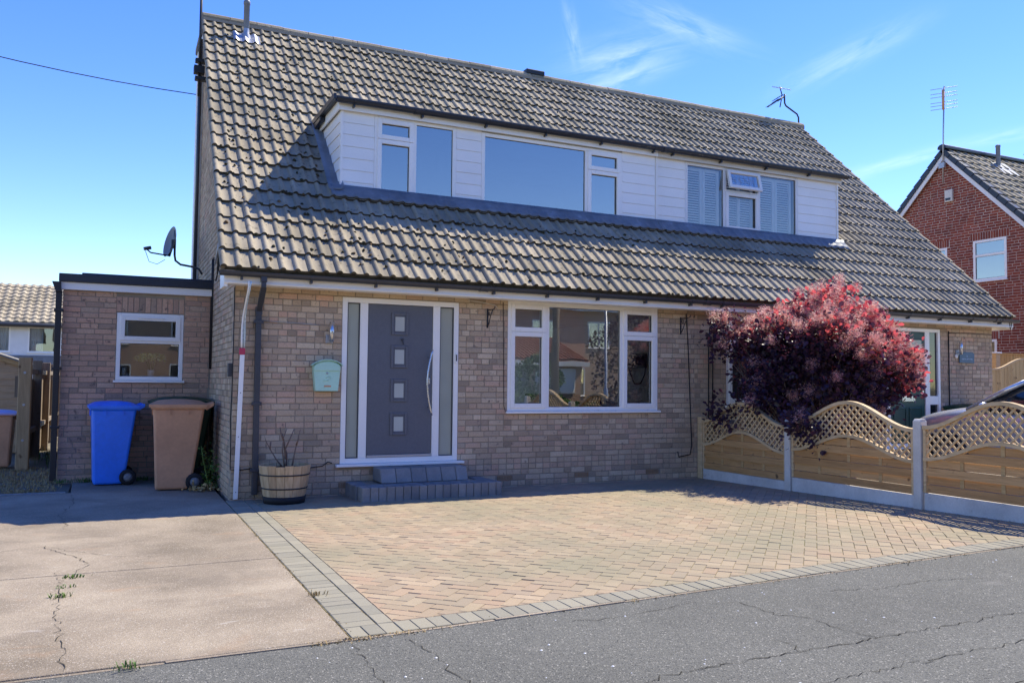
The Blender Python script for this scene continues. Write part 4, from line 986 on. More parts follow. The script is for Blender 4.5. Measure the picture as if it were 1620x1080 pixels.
# things on the sill of the extension window
v = thing('flower_vase', 'white vase of yellow-green flowers on the sill of the extension window', 'vase', (-.79, 3.0, 1.40))
q = MB(); q.lathe([(.0, 1.401), (.045, 1.401), (.052, 1.43), (.045, 1.50), (.055, 1.545), (.05, 1.55)], 16, (-.79, 3.0, 0)); part('vase', q, M['ceramic'], v)
q = MB(); rn = random.Random(2)
for k in range(420):
    a = rn.uniform(0, 6.28); rr = math.sqrt(rn.random())*.215; x = -.80+math.cos(a)*rr; y = 3.0+math.sin(a)*rr*.42; z = 1.70+.075*math.sqrt(max(0, 1-(rr/.22)**2))+rn.uniform(-.05, .03); s = rn.uniform(.012, .022)
    d = Vector((rn.gauss(0, 1), rn.gauss(-.6, 1), rn.gauss(.5, 1))).normalized(); t = d.orthogonal().normalized()*s; b = d.cross(t)
    q.add([(x+t.x, y+t.y, z+t.z), (x+b.x, y+b.y, z+b.z), (x-t.x, y-t.y, z-t.z), (x-b.x, y-b.y, z-b.z)], [(0, 1, 2, 3)])
part('flowers', q, M['flower'], v, stuff=True)
q = MB()
for k in range(9): a = k*.7; q.tube([(-.79, 3.0, 1.5), (-.79+.07*math.cos(a), 3.0+.04*math.sin(a), 1.68)], .004, 5)
part('stem', q, M['leaf_green'], v, stuff=True)
cdl = thing('candle', 'tall white pillar candle at the left of the extension window sill', 'candle', (-1.155, 2.98, 1.4), 'candles on the extension sill')
q = MB(); q.lathe([(0, 0), (.028, 0), (.028, .175), (.02, .18), (0, .172)], 14, (-1.155, 2.98, 1.402)); part('wax', q, M['ceramic'], cdl)
q = MB(); q.tube([(-1.155, 2.98, 1.57), (-1.154, 2.98, 1.592)], .002, 5); part('wick', q, M['black'], cdl)
cdl = thing('candle', 'short white candle beside the taller one on the extension window sill', 'candle', (-1.11, 2.95, 1.4), 'candles on the extension sill')
q = MB(); q.lathe([(0, 0), (.026, 0), (.026, .075), (.02, .08), (0, .072)], 14, (-1.11, 2.95, 1.402)); part('wax', q, M['ceramic'], cdl)

# TV bracket inside the front room
tv = thing('tv_bracket', 'black wall bracket with dangling cable on the grey wall inside the front window', 'bracket', (6.69, 1.42, 1.8))
q = MB(); q.box(6.655, 6.698, 1.18, 1.55, 1.69, 1.92); q.box(6.56, 6.654, 1.30, 1.36, 1.74, 1.87); q.box(6.53, 6.559, 1.20, 1.55, 1.73, 1.76); q.box(6.53, 6.559, 1.20, 1.55, 1.85, 1.88); q.box(6.53, 6.559, 1.50, 1.55, 1.7605, 1.8495); part('plate', q, M['black'], tv, .005)
q = MB(); q.tube([(6.66, 1.55, 1.74), (6.66, 1.62, 1.60), (6.67, 1.5, 1.42), (6.67, 1.32, 1.43), (6.67, 1.2, 1.58), (6.67, 1.18, 1.70)], .010, 6); part('cable', q, M['cable'], tv)
q = MB(); q.box(6.62, 6.67, 1.58, 1.66, 1.62, 1.70); part('plug', q, M['black'], tv, .01)
cab = thing('low_cabinet', 'dark low cabinet against the wall inside the front room', 'cabinet', (6.3, 3.3, .25))
q = MB(); q.box(5.9, 6.69, 2.6, 4.0, .26, 1.18); part('carcass', q, M['black'], cab, .01)
q = MB(); q.box(5.86, 6.692, 2.56, 4.04, 1.182, 1.21); part('top', q, M['black'], cab, .006)

# ------------------------------------------------------------------ wall-mounted things
o = thing('letterbox', 'mint green wall letterbox with arched lid beside the front door', 'letterbox', (1.09, -.05, 1.45))
arch = [(.925, 1.60), (.945, 1.625), (1.0, 1.655), (1.06, 1.672), (1.095, 1.674), (1.14, 1.672), (1.20, 1.655), (1.25, 1.625), (1.265, 1.60)]
q = MB(); q.prism([(.955, 1.295), (1.235, 1.295), (1.265, 1.60)] + arch[::-1][1:-1] + [(.925, 1.60)], -.004, -.105, lambda p, z, t: (p, t, z)); part('body', q, M['mint'], o, .005)
q = MB(); lid = [(x+(x-1.095)*.10, z+.012) for x, z in arch]; q.prism(lid + [(x, z-.012) for x, z in reversed(lid)], -.004, -.135, lambda p, z, t: (p, t, z)); part('lid', q, M['mint'], o, .003)
q = MB(); q.prism([(.935, 1.545), (1.255, 1.545), (1.262, 1.60), (1.2, 1.64), (1.095, 1.66), (.99, 1.64), (.928, 1.60)], -.1055, -.118, lambda p, z, t: (p, t, z)); part('flap', q, M['mint'], o, .004)
q = MB(); q.lathe([(0, 0), (.012, 0), (.012, .006), (0, .008)], 12, (0, 0, 0), fn=lambda x, y, z: (1.095+x, -.106-z, 1.515+y)); part('lock', q, M['galv'], o)
q = MB(); q.add([(1.06, -.1075, 1.345), (1.145, -.1075, 1.345), (1.145, -.1075, 1.365), (1.06, -.1075, 1.365)], [(0, 1, 2, 3)]); part('sticker', q, M['brown_bin'], o)
q = MB()
for (a, b) in (((1.07, 1.455), (1.13, 1.475)), ((1.13, 1.475), (1.14, 1.45)), ((1.05, 1.425), (1.11, 1.425)), ((1.11, 1.425), (1.12, 1.44))): q.tube([(a[0], -.108, a[1]), (b[0], -.108, b[1])], .004, 5)
part('raised_emblem', q, M['mint'], o)
def wall_light(x, z, label):
    o = thing('wall_light', label, 'wall light', (x, -.02, z), 'steel wall lights')
    q = MB(); q.box(x-.045, x+.045, -.022, -.002, z-.14, z-.04); part('back_plate', q, M['galv'], o, .004)
    q = MB(); q.tube([(x+.015, -.075, z-.12), (x+.015, -.075, z+.12)], .030, 16); q.box(x-.005, x+.03, -.05, -.0225, z-.11, z-.07); part('lamp_tube', q, M['silver'], o)
    q = MB(); q.tube([(x+.015, -.075, z-.1215), (x+.015, -.075, z-.124)], .024, 16); part('lens', q, M['black'], o)
wall_light(1.135, 2.03, 'steel tube wall light above the mint letterbox'); wall_light(12.70, 2.14, 'steel tube wall light above the slate house sign')
def basket_bracket(x, z, label):
    o = thing('hanging_basket_bracket', label, 'bracket', (x, 0, z), 'hanging basket brackets')
    q = MB(); q.box(x-.012, x+.012, -.008, -.001, z-.16, z+.10); part('back_strip', q, M['black'], o)
    q = MB(); q.tube([(x, -.012, z+.08), (x, -.20, z+.08), (x, -.24, z+.09), (x, -.25, z+.12)], .007, 6); q.tube([(x, -.012, z-.14), (x, -.05, z-.10), (x, -.10, z-.01), (x, -.17, z+.075)], .006, 6); part('arm', q, M['black'], o)
    q = MB(); q.tube([(x, -.06+.035*math.cos(t*.55)*(1-t*.06), z+.02+.035*math.sin(t*.55)*(1-t*.06)) for t in range(14)], .005, 5); part('scroll', q, M['black'], o)
basket_bracket(3.29, 2.32, 'black scroll basket bracket to the left of the ground floor window'); basket_bracket(6.50, 2.34, 'black scroll basket bracket to the right of the ground floor window')
# slate house sign, with its (illegibly small) number and name line
o = thing('house_sign', 'blue-grey slate house sign with a pale line of lettering by the green door', 'sign', (12.94, -.02, 1.97))
q = MB(); q.prism([(12.74, 1.865), (13.14, 1.862), (13.145, 2.04), (13.10, 2.062), (12.74, 2.065)], -.012, -.030, lambda p, z, t: (p, t, z)); part('slate', q, M['slate_sign'], o, .004)
q = MB(); q.box(12.935, 12.945, -.0325, -.0305, 1.978, 2.01); q.box(12.925, 12.955, -.0325, -.0305, 1.974, 1.979); part('numeral', q, M['sign_text'], o)
q = MB(); x = 12.80
rn = random.Random(4)
while x < 13.07:
    h = rn.choice((.018, .018, .028)); q.box(x, x+.006, -.0325, -.0305, 1.925, 1.925+h)
    if rn.random() < .7: q.box(x+.006, x+.016, -.0325, -.0305, 1.925+rn.choice((0, .013)), 1.931+rn.choice((0, .013))+.002)
    q.box(x+.0155, x+.0215, -.0325, -.0305, 1.925, 1.925+.018); x += .027
part('name_line', q, M['sign_text'], o)

# ------------------------------------------------------------------ conduit by the corner
o = thing('cable_conduit', 'white leaning conduit strip with taped loose cables at the front left corner', 'conduit', (.07, -.06, 0))
def cx_(z): return .055+.05*(z/2.5), -.035-.05*max(0, (z-.2))/2.3
q = MB(); pts = []
q.prism([(-.026, -.012), (.026, -.012), (.026, .012), (-.026, .012)], 0.015, 1.72, lambda a, b, z: (cx_(z)[0]+a, cx_(z)[1]+b, z)); part('strip', q, M['upvc'], o, .003)
for z in (.1, .75, 1.27):
    q = MB(); q.tube([(cx_(z)[0], cx_(z)[1]-.0125, z), (cx_(z)[0], cx_(z)[1]-.016, z)], .006, 8); part('screw', q, M['gutter'], o)
q = MB(); q.prism([(-.034, -.017), (.034, -.017), (.034, .017), (-.034, .017)], 1.722, 1.80, lambda a, b, z: (cx_(z)[0]+a-.004, cx_(z)[1]+b, z)); part('tape', q, M['red_tape'], o, .006)
for k, (dx, dy) in enumerate(((-.012, 0), (.012, -.004), (0, .01))):
    q = MB(); q.tube([(cx_(z)[0]+dx*(1+.5*math.sin(z*7+k)), cx_(z)[1]+dy-(.33 if z > 2.5 else .33*max(0, (z-2.1)/.4)**1.5), z) for z in [1.8+.095*i for i in range(9)]], .010, 7); part('cable', q, M['clear_wrap'] if k else M['upvc'], o)

# ------------------------------------------------------------------ doorsteps
o = thing('doorstep', 'two-tier doorstep of grey blocks below the front door', 'step', (2.28, -.37, 0))
q = MB(); q.box(1.40, 3.17, -.70, -.012, -.05, .155); core = part('core', q, M['mortar'], o)
rn = random.Random(3); x = 1.39
while x < 3.16:
    w = .098; q = MB(); z0 = .0+gz(x, -.7); q.box(x, min(x+w, 3.19), -.74+rn.uniform(-.004, .004), -.545, z0-.03, .172+rn.uniform(-.003, .003)); part('block', q, M['concrete_step'], o, .012); x += .1015
for (xa, xb) in ((1.365, 1.56), (3.0, 3.19)):
    y = -.54
    while y < -.05: q = MB(); q.box(xa, xb, y, min(y+.098, -.014), -.03, .170+rn.uniform(-.003, .003)); part('block', q, M['concrete_step'], o, .012); y += .1015
x = 1.565
while x < 2.99: q = MB(); q.box(x, min(x+.198, 2.996), -.541, -.43, .10, .171+rn.uniform(-.002, .002)); part('block', q, M['concrete_step'], o, .006); x += .201
x = 1.72; i = 0
while x < 2.86:
    q = MB(); w = min(.198, 2.87-x); q.prism([(-.42, .172), (-.34, .345), (-.014, .345), (-.014, .172)], x, x+w-.003); part('block', q, M['concrete_step'], o, .012); x += .1985
# ------------------------------------------------------------------ half barrel planter
BX, BY = .56, -.37
o = thing('barrel_planter', 'half oak barrel planter with bare twigs by the downpipe', 'planter', (BX, BY, 0))
nst = 18
for k in range(nst):
    a0, a1 = 2*math.pi*k/nst+.008, 2*math.pi*(k+1)/nst-.008; q = MB(); vs = []; H_ = .44+random.uniform(-.006, .006)
    prof = [(.228, .02), (.253, .14), (.278, .29), (.296, H_)]
    for a in (a0, (a0+a1)/2, a1):
        for r, z in prof: vs.append((BX+r*math.cos(a), BY+r*math.sin(a), z))
        for r, z in reversed(prof): vs.append((BX+(r-.022)*math.cos(a), BY+(r-.022)*math.sin(a), z))
    fs = [(i*8+j, (i+1)*8+j, (i+1)*8+(j+1) % 8, i*8+(j+1) % 8) for i in range(2) for j in range(8)] + [tuple(range(8)), tuple(range(23, 15, -1))]
    q.add(vs, fs); part('stave', q, M['oak'], o)
for z, h, r, m_ in ((.325, .016, .286, 'black'), (.170, .016, .2605, 'black'), (.0, .085, .232, 'rubber')):
    q = MB(); q.lathe([(r-.004, z), (r+.003, z), (r+.003+h*.17, z+h), (r-.004+h*.17, z+h)], 36, (BX, BY, 0)); part('hoop', q, M[m_], o)
q = MB(); q.lathe([(0, .41), (.15, .405), (.277, .395)], 20, (BX, BY, 0)); part('soil', q, M['soil'], o)
pl = thing('bare_shrub', 'leafless woody twigs growing in the half barrel planter', 'plant', (BX, BY, .4))
rn = random.Random(8)
for pts in ([(.0, 0, .4), (-.03, .02, .6), (-.02, .01, .75), (.02, .02, .86)], [(-.02, .02, .4), (-.10, .0, .5), (-.17, .02, .62), (-.22, .03, .72), (-.235, .03, .78)],
            [(.08, .0, .4), (.11, .02, .55), (.14, .02, .7), (.17, .0, .84)], [(.01, .01, .5), (-.01, .03, .68), (-.03, .05, .80)], [(-.02, .01, .72), (-.05, .02, .80), (-.06, .03, .87)], [(.0, .0, .62), (.05, .02, .72), (.10, .01, .85)],
            [(.13, .02, .66), (.15, -.02, .74)], [(-.17, .02, .62), (-.16, .05, .70)], [(.02, .03, .4), (.03, .05, .56), (.0, .08, .66)]):
    q = MB(); q.tube([(BX+a, BY+b, c) for a, b, c in pts], [.011-.0025*i for i in range(len(pts))], 6); part('twig', q, M['twig'], pl)
q = MB(); q.box(BX+.03, BX+.13, BY-.16, BY-.13, .40, .45); tag(part('marker_block', q, M['lead'], pl), '', '') if False else None

# ------------------------------------------------------------------ wheelie bins (front of the bin faces local -x)
def wheelie(label, mat, loc, rz, lidmat=None, sc=1.0, sx=1.0, group='wheelie bins'):
    o = thing('wheelie_bin', label, 'bin', loc, group, rz)
    def loft(secs, mat, name, bev=.012):
        q = MB(); vs = []; fs = []
        for x0, x1, y0, y1, z in secs: vs += [(x0*sc*sx, y0*sc, z*sc), (x1*sc*sx, y0*sc, z*sc), (x1*sc*sx, y1*sc, z*sc), (x0*sc*sx, y1*sc, z*sc)]
        n = len(secs)
        for i in range(n-1):
            for k in range(4): fs.append((i*4+k, i*4+(k+1) % 4, (i+1)*4+(k+1) % 4, (i+1)*4+k))
        fs += [(3, 2, 1, 0), tuple(range(4*n-4, 4*n))]; q.add(vs, fs); return lpart(name, q, mat, o, bev)
    loft([(-.285, .16, -.225, .225, .012), (-.29, .20, -.235, .235, .15), (-.335, .335, -.28, .28, .96)], mat, 'body', .03)
    loft([(-.36, .36, -.30, .30, .945), (-.365, .365, -.305, .305, .985)], mat, 'rim', .008)
    for y in (-.09, .09):
        q = MB(); q.box(-.355*sc*sx, -.34*sc*sx, (y-.006)*sc, (y+.006)*sc, .87*sc, .945*sc); lpart('rib', q, mat, o)
    for x in (-.1, .1):
        q = MB(); q.box((x-.006)*sc, (x+.006)*sc, -.296*sc, -.272*sc, .88*sc, .945*sc); lpart('rib', q, mat, o)
    lm = lidmat or mat
    q = MB(); vs = []; fs = []; nx, ny = 8, 6
    for i in range(nx+1):
        for j in range(ny+1):
            a, b = i/nx, j/ny; x = (-.385+a*.75); y = -.315+b*.63; e = min(1, min(a, 1-a)*7)*min(1, min(b, 1-b)*6)
            vs.append((x*sc*sx, y*sc, (.988+.012+.055*e**.6*(.55+.45*math.sin(math.pi*min(1, a*1.05))))*sc))
    for i in range(nx):
        for j in range(ny): k = i*(ny+1)+j; fs.append((k, k+ny+1, k+ny+2, k+1))
    q.add(vs, fs, True); q.box(-.385*sc*sx, .365*sc*sx, -.315*sc, .315*sc, .968*sc, .9995*sc); lpart('lid', q, lm, o)
    q = MB(); q.tube([(.44*sc*sx, -.27*sc, 1.0*sc), (.44*sc*sx, .27*sc, 1.0*sc)], .016*sc, 10); 
    for y in (-.26, 0, .26): q.prism([(.355*sc*sx, .93*sc), (.455*sc*sx, .985*sc), (.455*sc*sx, 1.025*sc), (.355*sc*sx, 1.0*sc)], (y-.018)*sc, (y+.018)*sc, lambda p, z, t: (p, t, z))
    lpart('handle', q, mat, o, .004)
    for s in (-1, 1):
        w = MB(); w.lathe([(.055, -.022), (.092, -.022), (.10, -.012), (.10, .012), (.092, .022), (.055, .022)], 24, (0, 0, 0), fn=lambda x, y, z, s=s: ((.225*sx+x)*sc, (s*.265+z)*sc, (.10+y)*sc)); wh = lpart('wheel', w, M['rubber'], o)
        h = MB(); h.lathe([(0, .024), (.02, .026), (.055, .016), (.058, -.016), (0, -.024)], 20, (0, 0, 0), fn=lambda x, y, z, s=s: ((.225*sx+x)*sc, (s*.265+z*s)*sc, (.10+y)*sc)); hb = lpart('hub', h, M['hub'], wh)
    q = MB(); q.tube([(.225*sc*sx, -.25*sc, .10*sc), (.225*sc*sx, .25*sc, .10*sc)], .012*sc, 8); lpart('axle', q, M['galv'], o)
    return o
wheelie('bright blue wheelie bin against the brick extension wall', M['blue_bin'], (-1.27, 2.27, 0), R(3), sc=1.06, sx=.77)
wheelie('brown wheelie bin with curved lid in front of the green one', M['brown_bin'], (-.49, 1.42, 0), R(-4), sc=1.10, sx=.84)
wheelie('dark green wheelie bin half hidden behind the brown bin', M['green_bin'], (-.40, 2.22, 0), R(4), sc=1.12, sx=.95)
wheelie('dark green wheelie bin beside the neighbour house wall behind the car', M['green_bin'], (12.62, -.42, 0), R(90), sc=1.07)
wheelie('reddish brown wheelie bin with lilac lid at the left edge by the post', M['brown_bin'], (-2.98, 5.2, 0), R(180), M['purple'], .86)

# ------------------------------------------------------------------ left boundary: post, fence, shed, far house
o = thing('gate_post', 'thick sawn wooden post at the end of the left fence', 'post', (-2.53, 4.72, 0))
q = MB(); q.box(-2.62, -2.44, 4.64, 4.81, -.1, 1.74); part('shaft', q, M['post_wood'], o, .012)
for z in (1.5, 1.0, .45):
    q = MB(); q.tube([(-2.53, 4.6405, z), (-2.53, 4.63, z)], .02, 10); part('bolt', q, M['galv'], o)
fo = thing('timber_fence', 'weathered boarded fence running back from the sawn post', 'fence', (-2.5, 7.5, 0))
for y in (6.5, 8.7, 10.9, 13.1):
    q = MB(); q.box(-2.56, -2.42, y-.06, y+.06, -.1, 1.72); part('fence_post', q, M['old_fence'], fo, .008)
for z in (.55, 1.52):
    q = MB(); q.box(-2.53, -2.47, 4.82, 13.1, z-.04, z+.04); part('rail', q, M['old_fence'], fo, .004)
y = 4.85; k = 0
while y < 13.1:
    q = MB(); q.box(-2.556, -2.534, y, y+.145, .04, 1.40 if (k % 5) else 1.36); part('board', q, M['old_fence'], fo); y += .155; k += 1
sh = thing('garden_shed', 'small overlap-boarded garden shed beyond the left fence', 'shed', (-3.6, 8.9, 0))
q = MB(); q.box(-4.38, -2.82, 8.0, 9.8, .0, 1.66); q.prism([(-4.38, 1.66), (-2.82, 1.66), (-3.6, 1.93)], 8.0, 9.8, lambda p, z, t: (p, t, z)); part('carcass', q, M['shed'], sh)
for i in range(14):
    za = .02+i*.125; zb = min(za+.125, 1.9); hw = .78 if zb < 1.66 else .78*max(0.05, (1.93-zb)/.27)
    q = MB(); q.add([(-3.6-hw, 7.985, za), (-3.6+hw, 7.985, za), (-3.6+hw, 7.997, zb), (-3.6-hw, 7.997, zb), (-3.6-hw, 7.999, za), (-3.6+hw, 7.999, za)], [(0, 1, 2, 3), (0, 4, 5, 1)]); part('board', q, M['shed'], sh)
for s in (-1, 1):
    q = MB(); q.prism([(-3.6, 1.96), (-3.6+s*.95, 1.63), (-3.6+s*.95, 1.665), (-3.6, 1.995)], 7.9, 9.9, lambda p, z, t: (p, t, z)); part('roof_panel', q, M['felt'], sh)
    q = MB(); q.prism([(-3.6, 1.88), (-3.6+s*.93, 1.555), (-3.6+s*.93, 1.635), (-3.6, 1.96)], 7.93, 7.96, lambda p, z, t: (p, t, z)); part('bargeboard', q, M['fence'], sh)
q = MB(); q.box(-2.96, -2.88, 7.975, 7.984, 1.05, 1.45); part('latch_plate', q, M['old_fence'], sh)
fh = thing('house_behind', 'distant white-walled house with tiled roof behind the garden shed', 'house', (-6, 31, 0))
q = MB(); backing(q, -12, 1, 0, 3.6, [(-5.7, -4.98, 2.42, 3.44), (-4.38, -3.2, 2.42, 3.44)], FRONT(28), -.3, 0); part('wall', q, M['white_paint'], fh)
q = MB(); q.box(-12, 1, 27.95, 28.0, 1.9, 2.30); part('string_course', q, M['lead'], fh)
q = MB(); q.prism([(27.6, 3.55), (31, 5.36), (34.4, 3.55), (34.4, 3.4), (31, 5.21), (27.6, 3.4)], -12.3, 1.3); rf = part('roof', q, M['tile_dark'], fh)
n_ = Vector((0, -1, 1.48)).normalized()
tb = MB(); e_ = Vector((0, 3.4, 1.81)).normalized(); nn = Vector((0, -e_.z, e_.y))
for r in range(11):
    for c in range(46):
        x = -12.3+c*.297; v0 = r*.35; P0 = Vector((x, 27.6, 3.55))+e_*v0
        vs = []
        for v, h in ((0, .06), (.37, .02)):
            for s, hh in ((0, 0), (.10, .05), (.16, .05), (.22, 0), (.297, 0)): vs.append(tuple(P0+e_*v+nn*(h+hh)+Vector((s, 0, 0))))
        lip = [tuple(P0+nn*hh+Vector((s, 0, 0))) for s, hh in ((0, 0), (.10, .03), (.16, .03), (.22, 0), (.297, 0))]
        tb.add(vs+lip, [(i, i+1, i+6, i+5) for i in range(4)]+[(i+10, i+11, i+1, i) for i in range(4)])
part('roof_tile', tb, M['tile_far'], rf, stuff=True)
for (a, b) in ((-5.7, -4.98), (-4.38, -3.2)):
    wf = window(fh, FRONT(28), a, b, 2.42, 3.44, [(a+.05, b-.05, [(2.47, 3.39, 'fixed')])], sill=True, bev=0)
    room(fh, a-.1, b+.1, 2.3, 3.5, 2, FRONT(28), M['interior_dark'], -.31)
for (a, b) in ((-5.66, -5.05), (-4.36, -3.85)):
    q = MB(); q.add([(a+(b-a)*k/16, 28.12+.03*(k % 2), z) for k in range(17) for z in (2.46, 3.42)], [(2*k, 2*k+2, 2*k+3, 2*k+1) for k in range(16)]); part('curtain', q, M['curtain'], fh)
q = MB(); q.tube([(-12, 27.55, 3.5), (1, 27.55, 3.5)], .07, 8); part('gutter', q, M['gutter'], fh)

# ------------------------------------------------------------------ front boundary fence
FX = 6.85
wavef = lambda t: .5-.5*math.cos(2*math.pi*t)      # low at the posts, high in the middle
def fence_bay(ya, yb, zb, label, glabel, first=False):
    # ya nearer the house; zb is the top of the gravel board; heights follow the plot
    dirn = -1; L = abs(yb-ya); Y_ = lambda s: ya-(s*L)
    gb = MB(); gb.box(FX-.025, FX+.025, yb+.005, ya-.005, zb-.30, zb-.002); t = tag(link('gravel_board', gb.mesh('gravel_board', M['gravel_board'])), glabel, 'gravel board', 'concrete gravel boards'); bevel(t, .006)
    f = thing('fence_panel', label, 'fence panel', (FX, (ya+yb)/2, zb), 'lattice-topped fence panels')
    zt0, zt1 = zb+.69, zb+.98; zl0, zl1 = zb+.345, zb+.575; n = 20
    def curve(z0, z1, th, x0, x1, name):
        q = MB(); vs = []; fs = []
        for k in range(n+1):
            s = k/n; z = z0+(z1-z0)*wavef(s); y = Y_(s); vs += [(x0, y, z), (x1, y, z), (x1, y, z+th), (x0, y, z+th)]
        for k in range(n):
            for j in range(4): fs.append((k*4+j, k*4+(j+1) % 4, k*4+4+(j+1) % 4, k*4+4+j))
        fs += [(3, 2, 1, 0), tuple(range(4*n, 4*n+4))]; q.add(vs, fs, True); o = part(name, q, M['fence_trim'], f)
        em = o.modifiers.new('edge_split', 'EDGE_SPLIT'); em.split_angle = R(35); return o
    curve(zt0, zt1, .042, FX-.04, FX+.03, 'top_rail'); curve(zl0, zl1, .038, FX-.035, FX+.03, 'middle_rail')
    for s in (0., 1.):
        y = Y_(s); d = -.035 if s == 0 else .035; q = MB(); q.box(FX-.03, FX+.025, min(y, y+d), max(y, y+d), zb, zt0+.03); part('stile', q, M['fence_trim'], f, .004)
    # woven horizontal slats: alternate rows in front of and behind the uprights
    zs = zb; k = 0; h = .092
    for k in range(7):
        za, z2 = zb+.004+k*h, zb+.004+(k+1)*h-.003
        # span over which the slat lies below the middle rail
        ss = [s for s in np.linspace(.02, .98, 97) if zl0+(zl1-zl0)*wavef(s) > za+.02]
        if not ss: continue
        sa, sb = min(ss), max(ss); xf = FX-.028 if k % 2 == 0 else FX-.004; m = 24; vs = []; fs = []
        for j in range(m+1):
            s = sa+(sb-sa)*j/m; top = min(z2, zl0+(zl1-zl0)*wavef(s)+.01); top = max(top, za+.004); y = Y_(s)
            vs += [(xf, y, za), (xf+.014, y, za), (xf+.014, y, top), (xf, y, top)]
        for j in range(m):
            for i in range(4): fs.append((j*4+i, j*4+(i+1) % 4, j*4+4+(i+1) % 4, j*4+4+i))
        q = MB(); q.add(vs, fs + [(3, 2, 1, 0), tuple(range(4*m, 4*m+4))]); part('slat', q, M['fence_h'], f)
    for s in (.25, .5, .75):
        y = Y_(s); top = zl0+(zl1-zl0)*wavef(s); q = MB(); q.box(FX-.0125, FX-.0055, y-.022, y+.022, zb+.002, top); part('upright', q, M['fence'], f)
    # diagonal lattice
    sp = .098
    for sgn, xo in ((1, FX-.018), (-1, FX-.006)):
        k = -40
        while k < 60:
            c = k*sp; k += 1; pts = []
            for s in np.linspace(.018, .982, 120):
                z = c + sgn*(s*L) + zb
                lo = zl0+(zl1-zl0)*wavef(s)+.02; hi = zt0+(zt1-zt0)*wavef(s)+.015
                if lo < z < hi: pts.append((Y_(s), z))
            if len(pts) < 3: continue
            a, b = pts[0], pts[-1]
            if any(abs(pts[i+1][0]-pts[i][0]) > L*.02 for i in range(len(pts)-1)): continue
            w = .0125; q = MB(); q.add([(xo, a[0], a[1]-w*1.2), (xo, b[0], b[1]-w*1.2), (xo, b[0], b[1]+w*1.2), (xo, a[0], a[1]+w*1.2), (xo+.0115, a[0], a[1]-w*1.2), (xo+.0115, b[0], b[1]-w*1.2), (xo+.0115, b[0], b[1]+w*1.2), (xo+.0115, a[0], a[1]+w*1.2)],
                    [(0, 1, 2, 3), (7, 6, 5, 4), (0, 4, 5, 1), (1, 5, 6, 2), (2, 6, 7, 3), (3, 7, 4, 0)]); part('lattice_strip', q, M['fence_trim'], f)
fence_bay(-.12, -1.86, .155, 'lattice-topped fence panel nearest the house wall, below the purple bush', 'concrete board under the fence panel nearest the house')
fence_bay(-1.97, -3.85, .22, 'lattice-topped fence panel between the two concrete posts', 'concrete board between the two concrete posts')
fence_bay(-3.97, -5.80, .26, 'lattice-topped fence panel in front of the silver car', 'concrete board under the fence panel in front of the silver car')
o = thing('wooden_post', 'square wooden post fixing the fence to the house wall', 'post', (FX, -.06, 0)); q = MB(); q.box(FX-.045, FX+.045, -.115, -.016, -.05, .93); part('shaft', q, M['fence_trim'], o, .005)
def cpost(y, zt, label):
    o = thing('concrete_post', label, 'post', (FX, y, 0), 'concrete fence posts')
    q = MB(); a, b = .055, .05
    q.prism([(FX-a, y-b), (FX+a, y-b), (FX+a, y-.028), (FX+a-.03, y-.022), (FX+a-.03, y+.022), (FX+a, y+.028), (FX+a, y+b), (FX-a, y+b)], -.2, zt, lambda p, r_, t: (p, r_, t)); part('shaft', q, M['conc_post'], o, .008)
    q = MB(); q.prism([(-.05, 0), (.05, 0), (.03, .02), (-.03, .02)], y-.045, y+.045, lambda p, r_, t: (FX+p, t, zt+r_)); part('weathered_top', q, M['conc_post'], o, .004)
cpost(-1.915, .955, 'concrete fence post between the first and second fence panels from the house'); cpost(-3.91, 1.045, 'concrete fence post beside the silver car, between the second and third panels'); cpost(-5.86, 1.10, 'last concrete fence post at the pavement edge')

# ------------------------------------------------------------------ fences by the red house
o = thing('wave_topped_gate', 'pale vertical-boarded fence panel with curved top beside the right gable', 'fence panel', (15.3, .5, 0))
x = 13.78; i = 0
wv = lambda x: 1.76+.22*(.5-.5*math.cos(math.pi*min(1, max(0, (x-14.45)/.9))))
while x < 17.3:
    q = MB(); w = .118; vs = [(x, .5, 0), (x+w, .5, 0), (x+w, .5, wv(x+w)), (x, .5, wv(x)), (x, .518, 0), (x+w, .518, 0), (x+w, .518, wv(x+w)), (x, .518, wv(x))]
    q.add(vs, [(0, 1, 2, 3), (7, 6, 5, 4), (0, 4, 5, 1), (1, 5, 6, 2), (2, 6, 7, 3), (3, 7, 4, 0)]); part('board', q, M['tan_fence'], o, .003); x += .1215; i += 1
q = MB(); vs = []; fs = []
for k in range(41):
    x = 13.78+3.52*k/40; z = wv(x); vs += [(x, .485, z), (x, .53, z), (x, .53, z+.035), (x, .485, z+.035)]
for k in range(40):
    for j in range(4): fs.append((k*4+j, k*4+(j+1) % 4, k*4+4+(j+1) % 4, k*4+4+j))
q.add(vs, fs); part('capping', q, M['fence_trim'], o)
o = thing('boarded_fence', 'taller orange boarded fence behind the curved panel, below the red house', 'fence panel', (17.2, 2.0, 0))
x = 16.75
while x < 19.96: q = MB(); q.box(x, min(x+.10, 19.97), 2.0, 2.02, 0, 2.17); part('board', q, M['orange_fence'], o, .003); x += .1025
q = MB(); q.box(16.72, 19.97, 1.985, 2.035, 2.172, 2.20); part('capping', q, M['orange_fence'], o)
o = thing('capped_post', 'pale fence post with white cap beside the taller orange fence', 'post', (16.65, 2.0, 0)); q = MB(); q.box(16.58, 16.72, 1.93, 2.07, 0, 2.18); part('shaft', q, M['fence_trim'], o, .006)
q = MB(); q.prism([(-.10, 0), (.10, 0), (.09, .03), (-.09, .03)], 1.9, 2.1, lambda p, z, t: (16.65+p, t, 2.182+z)); part('cap', q, M['white_paint'], o, .006)

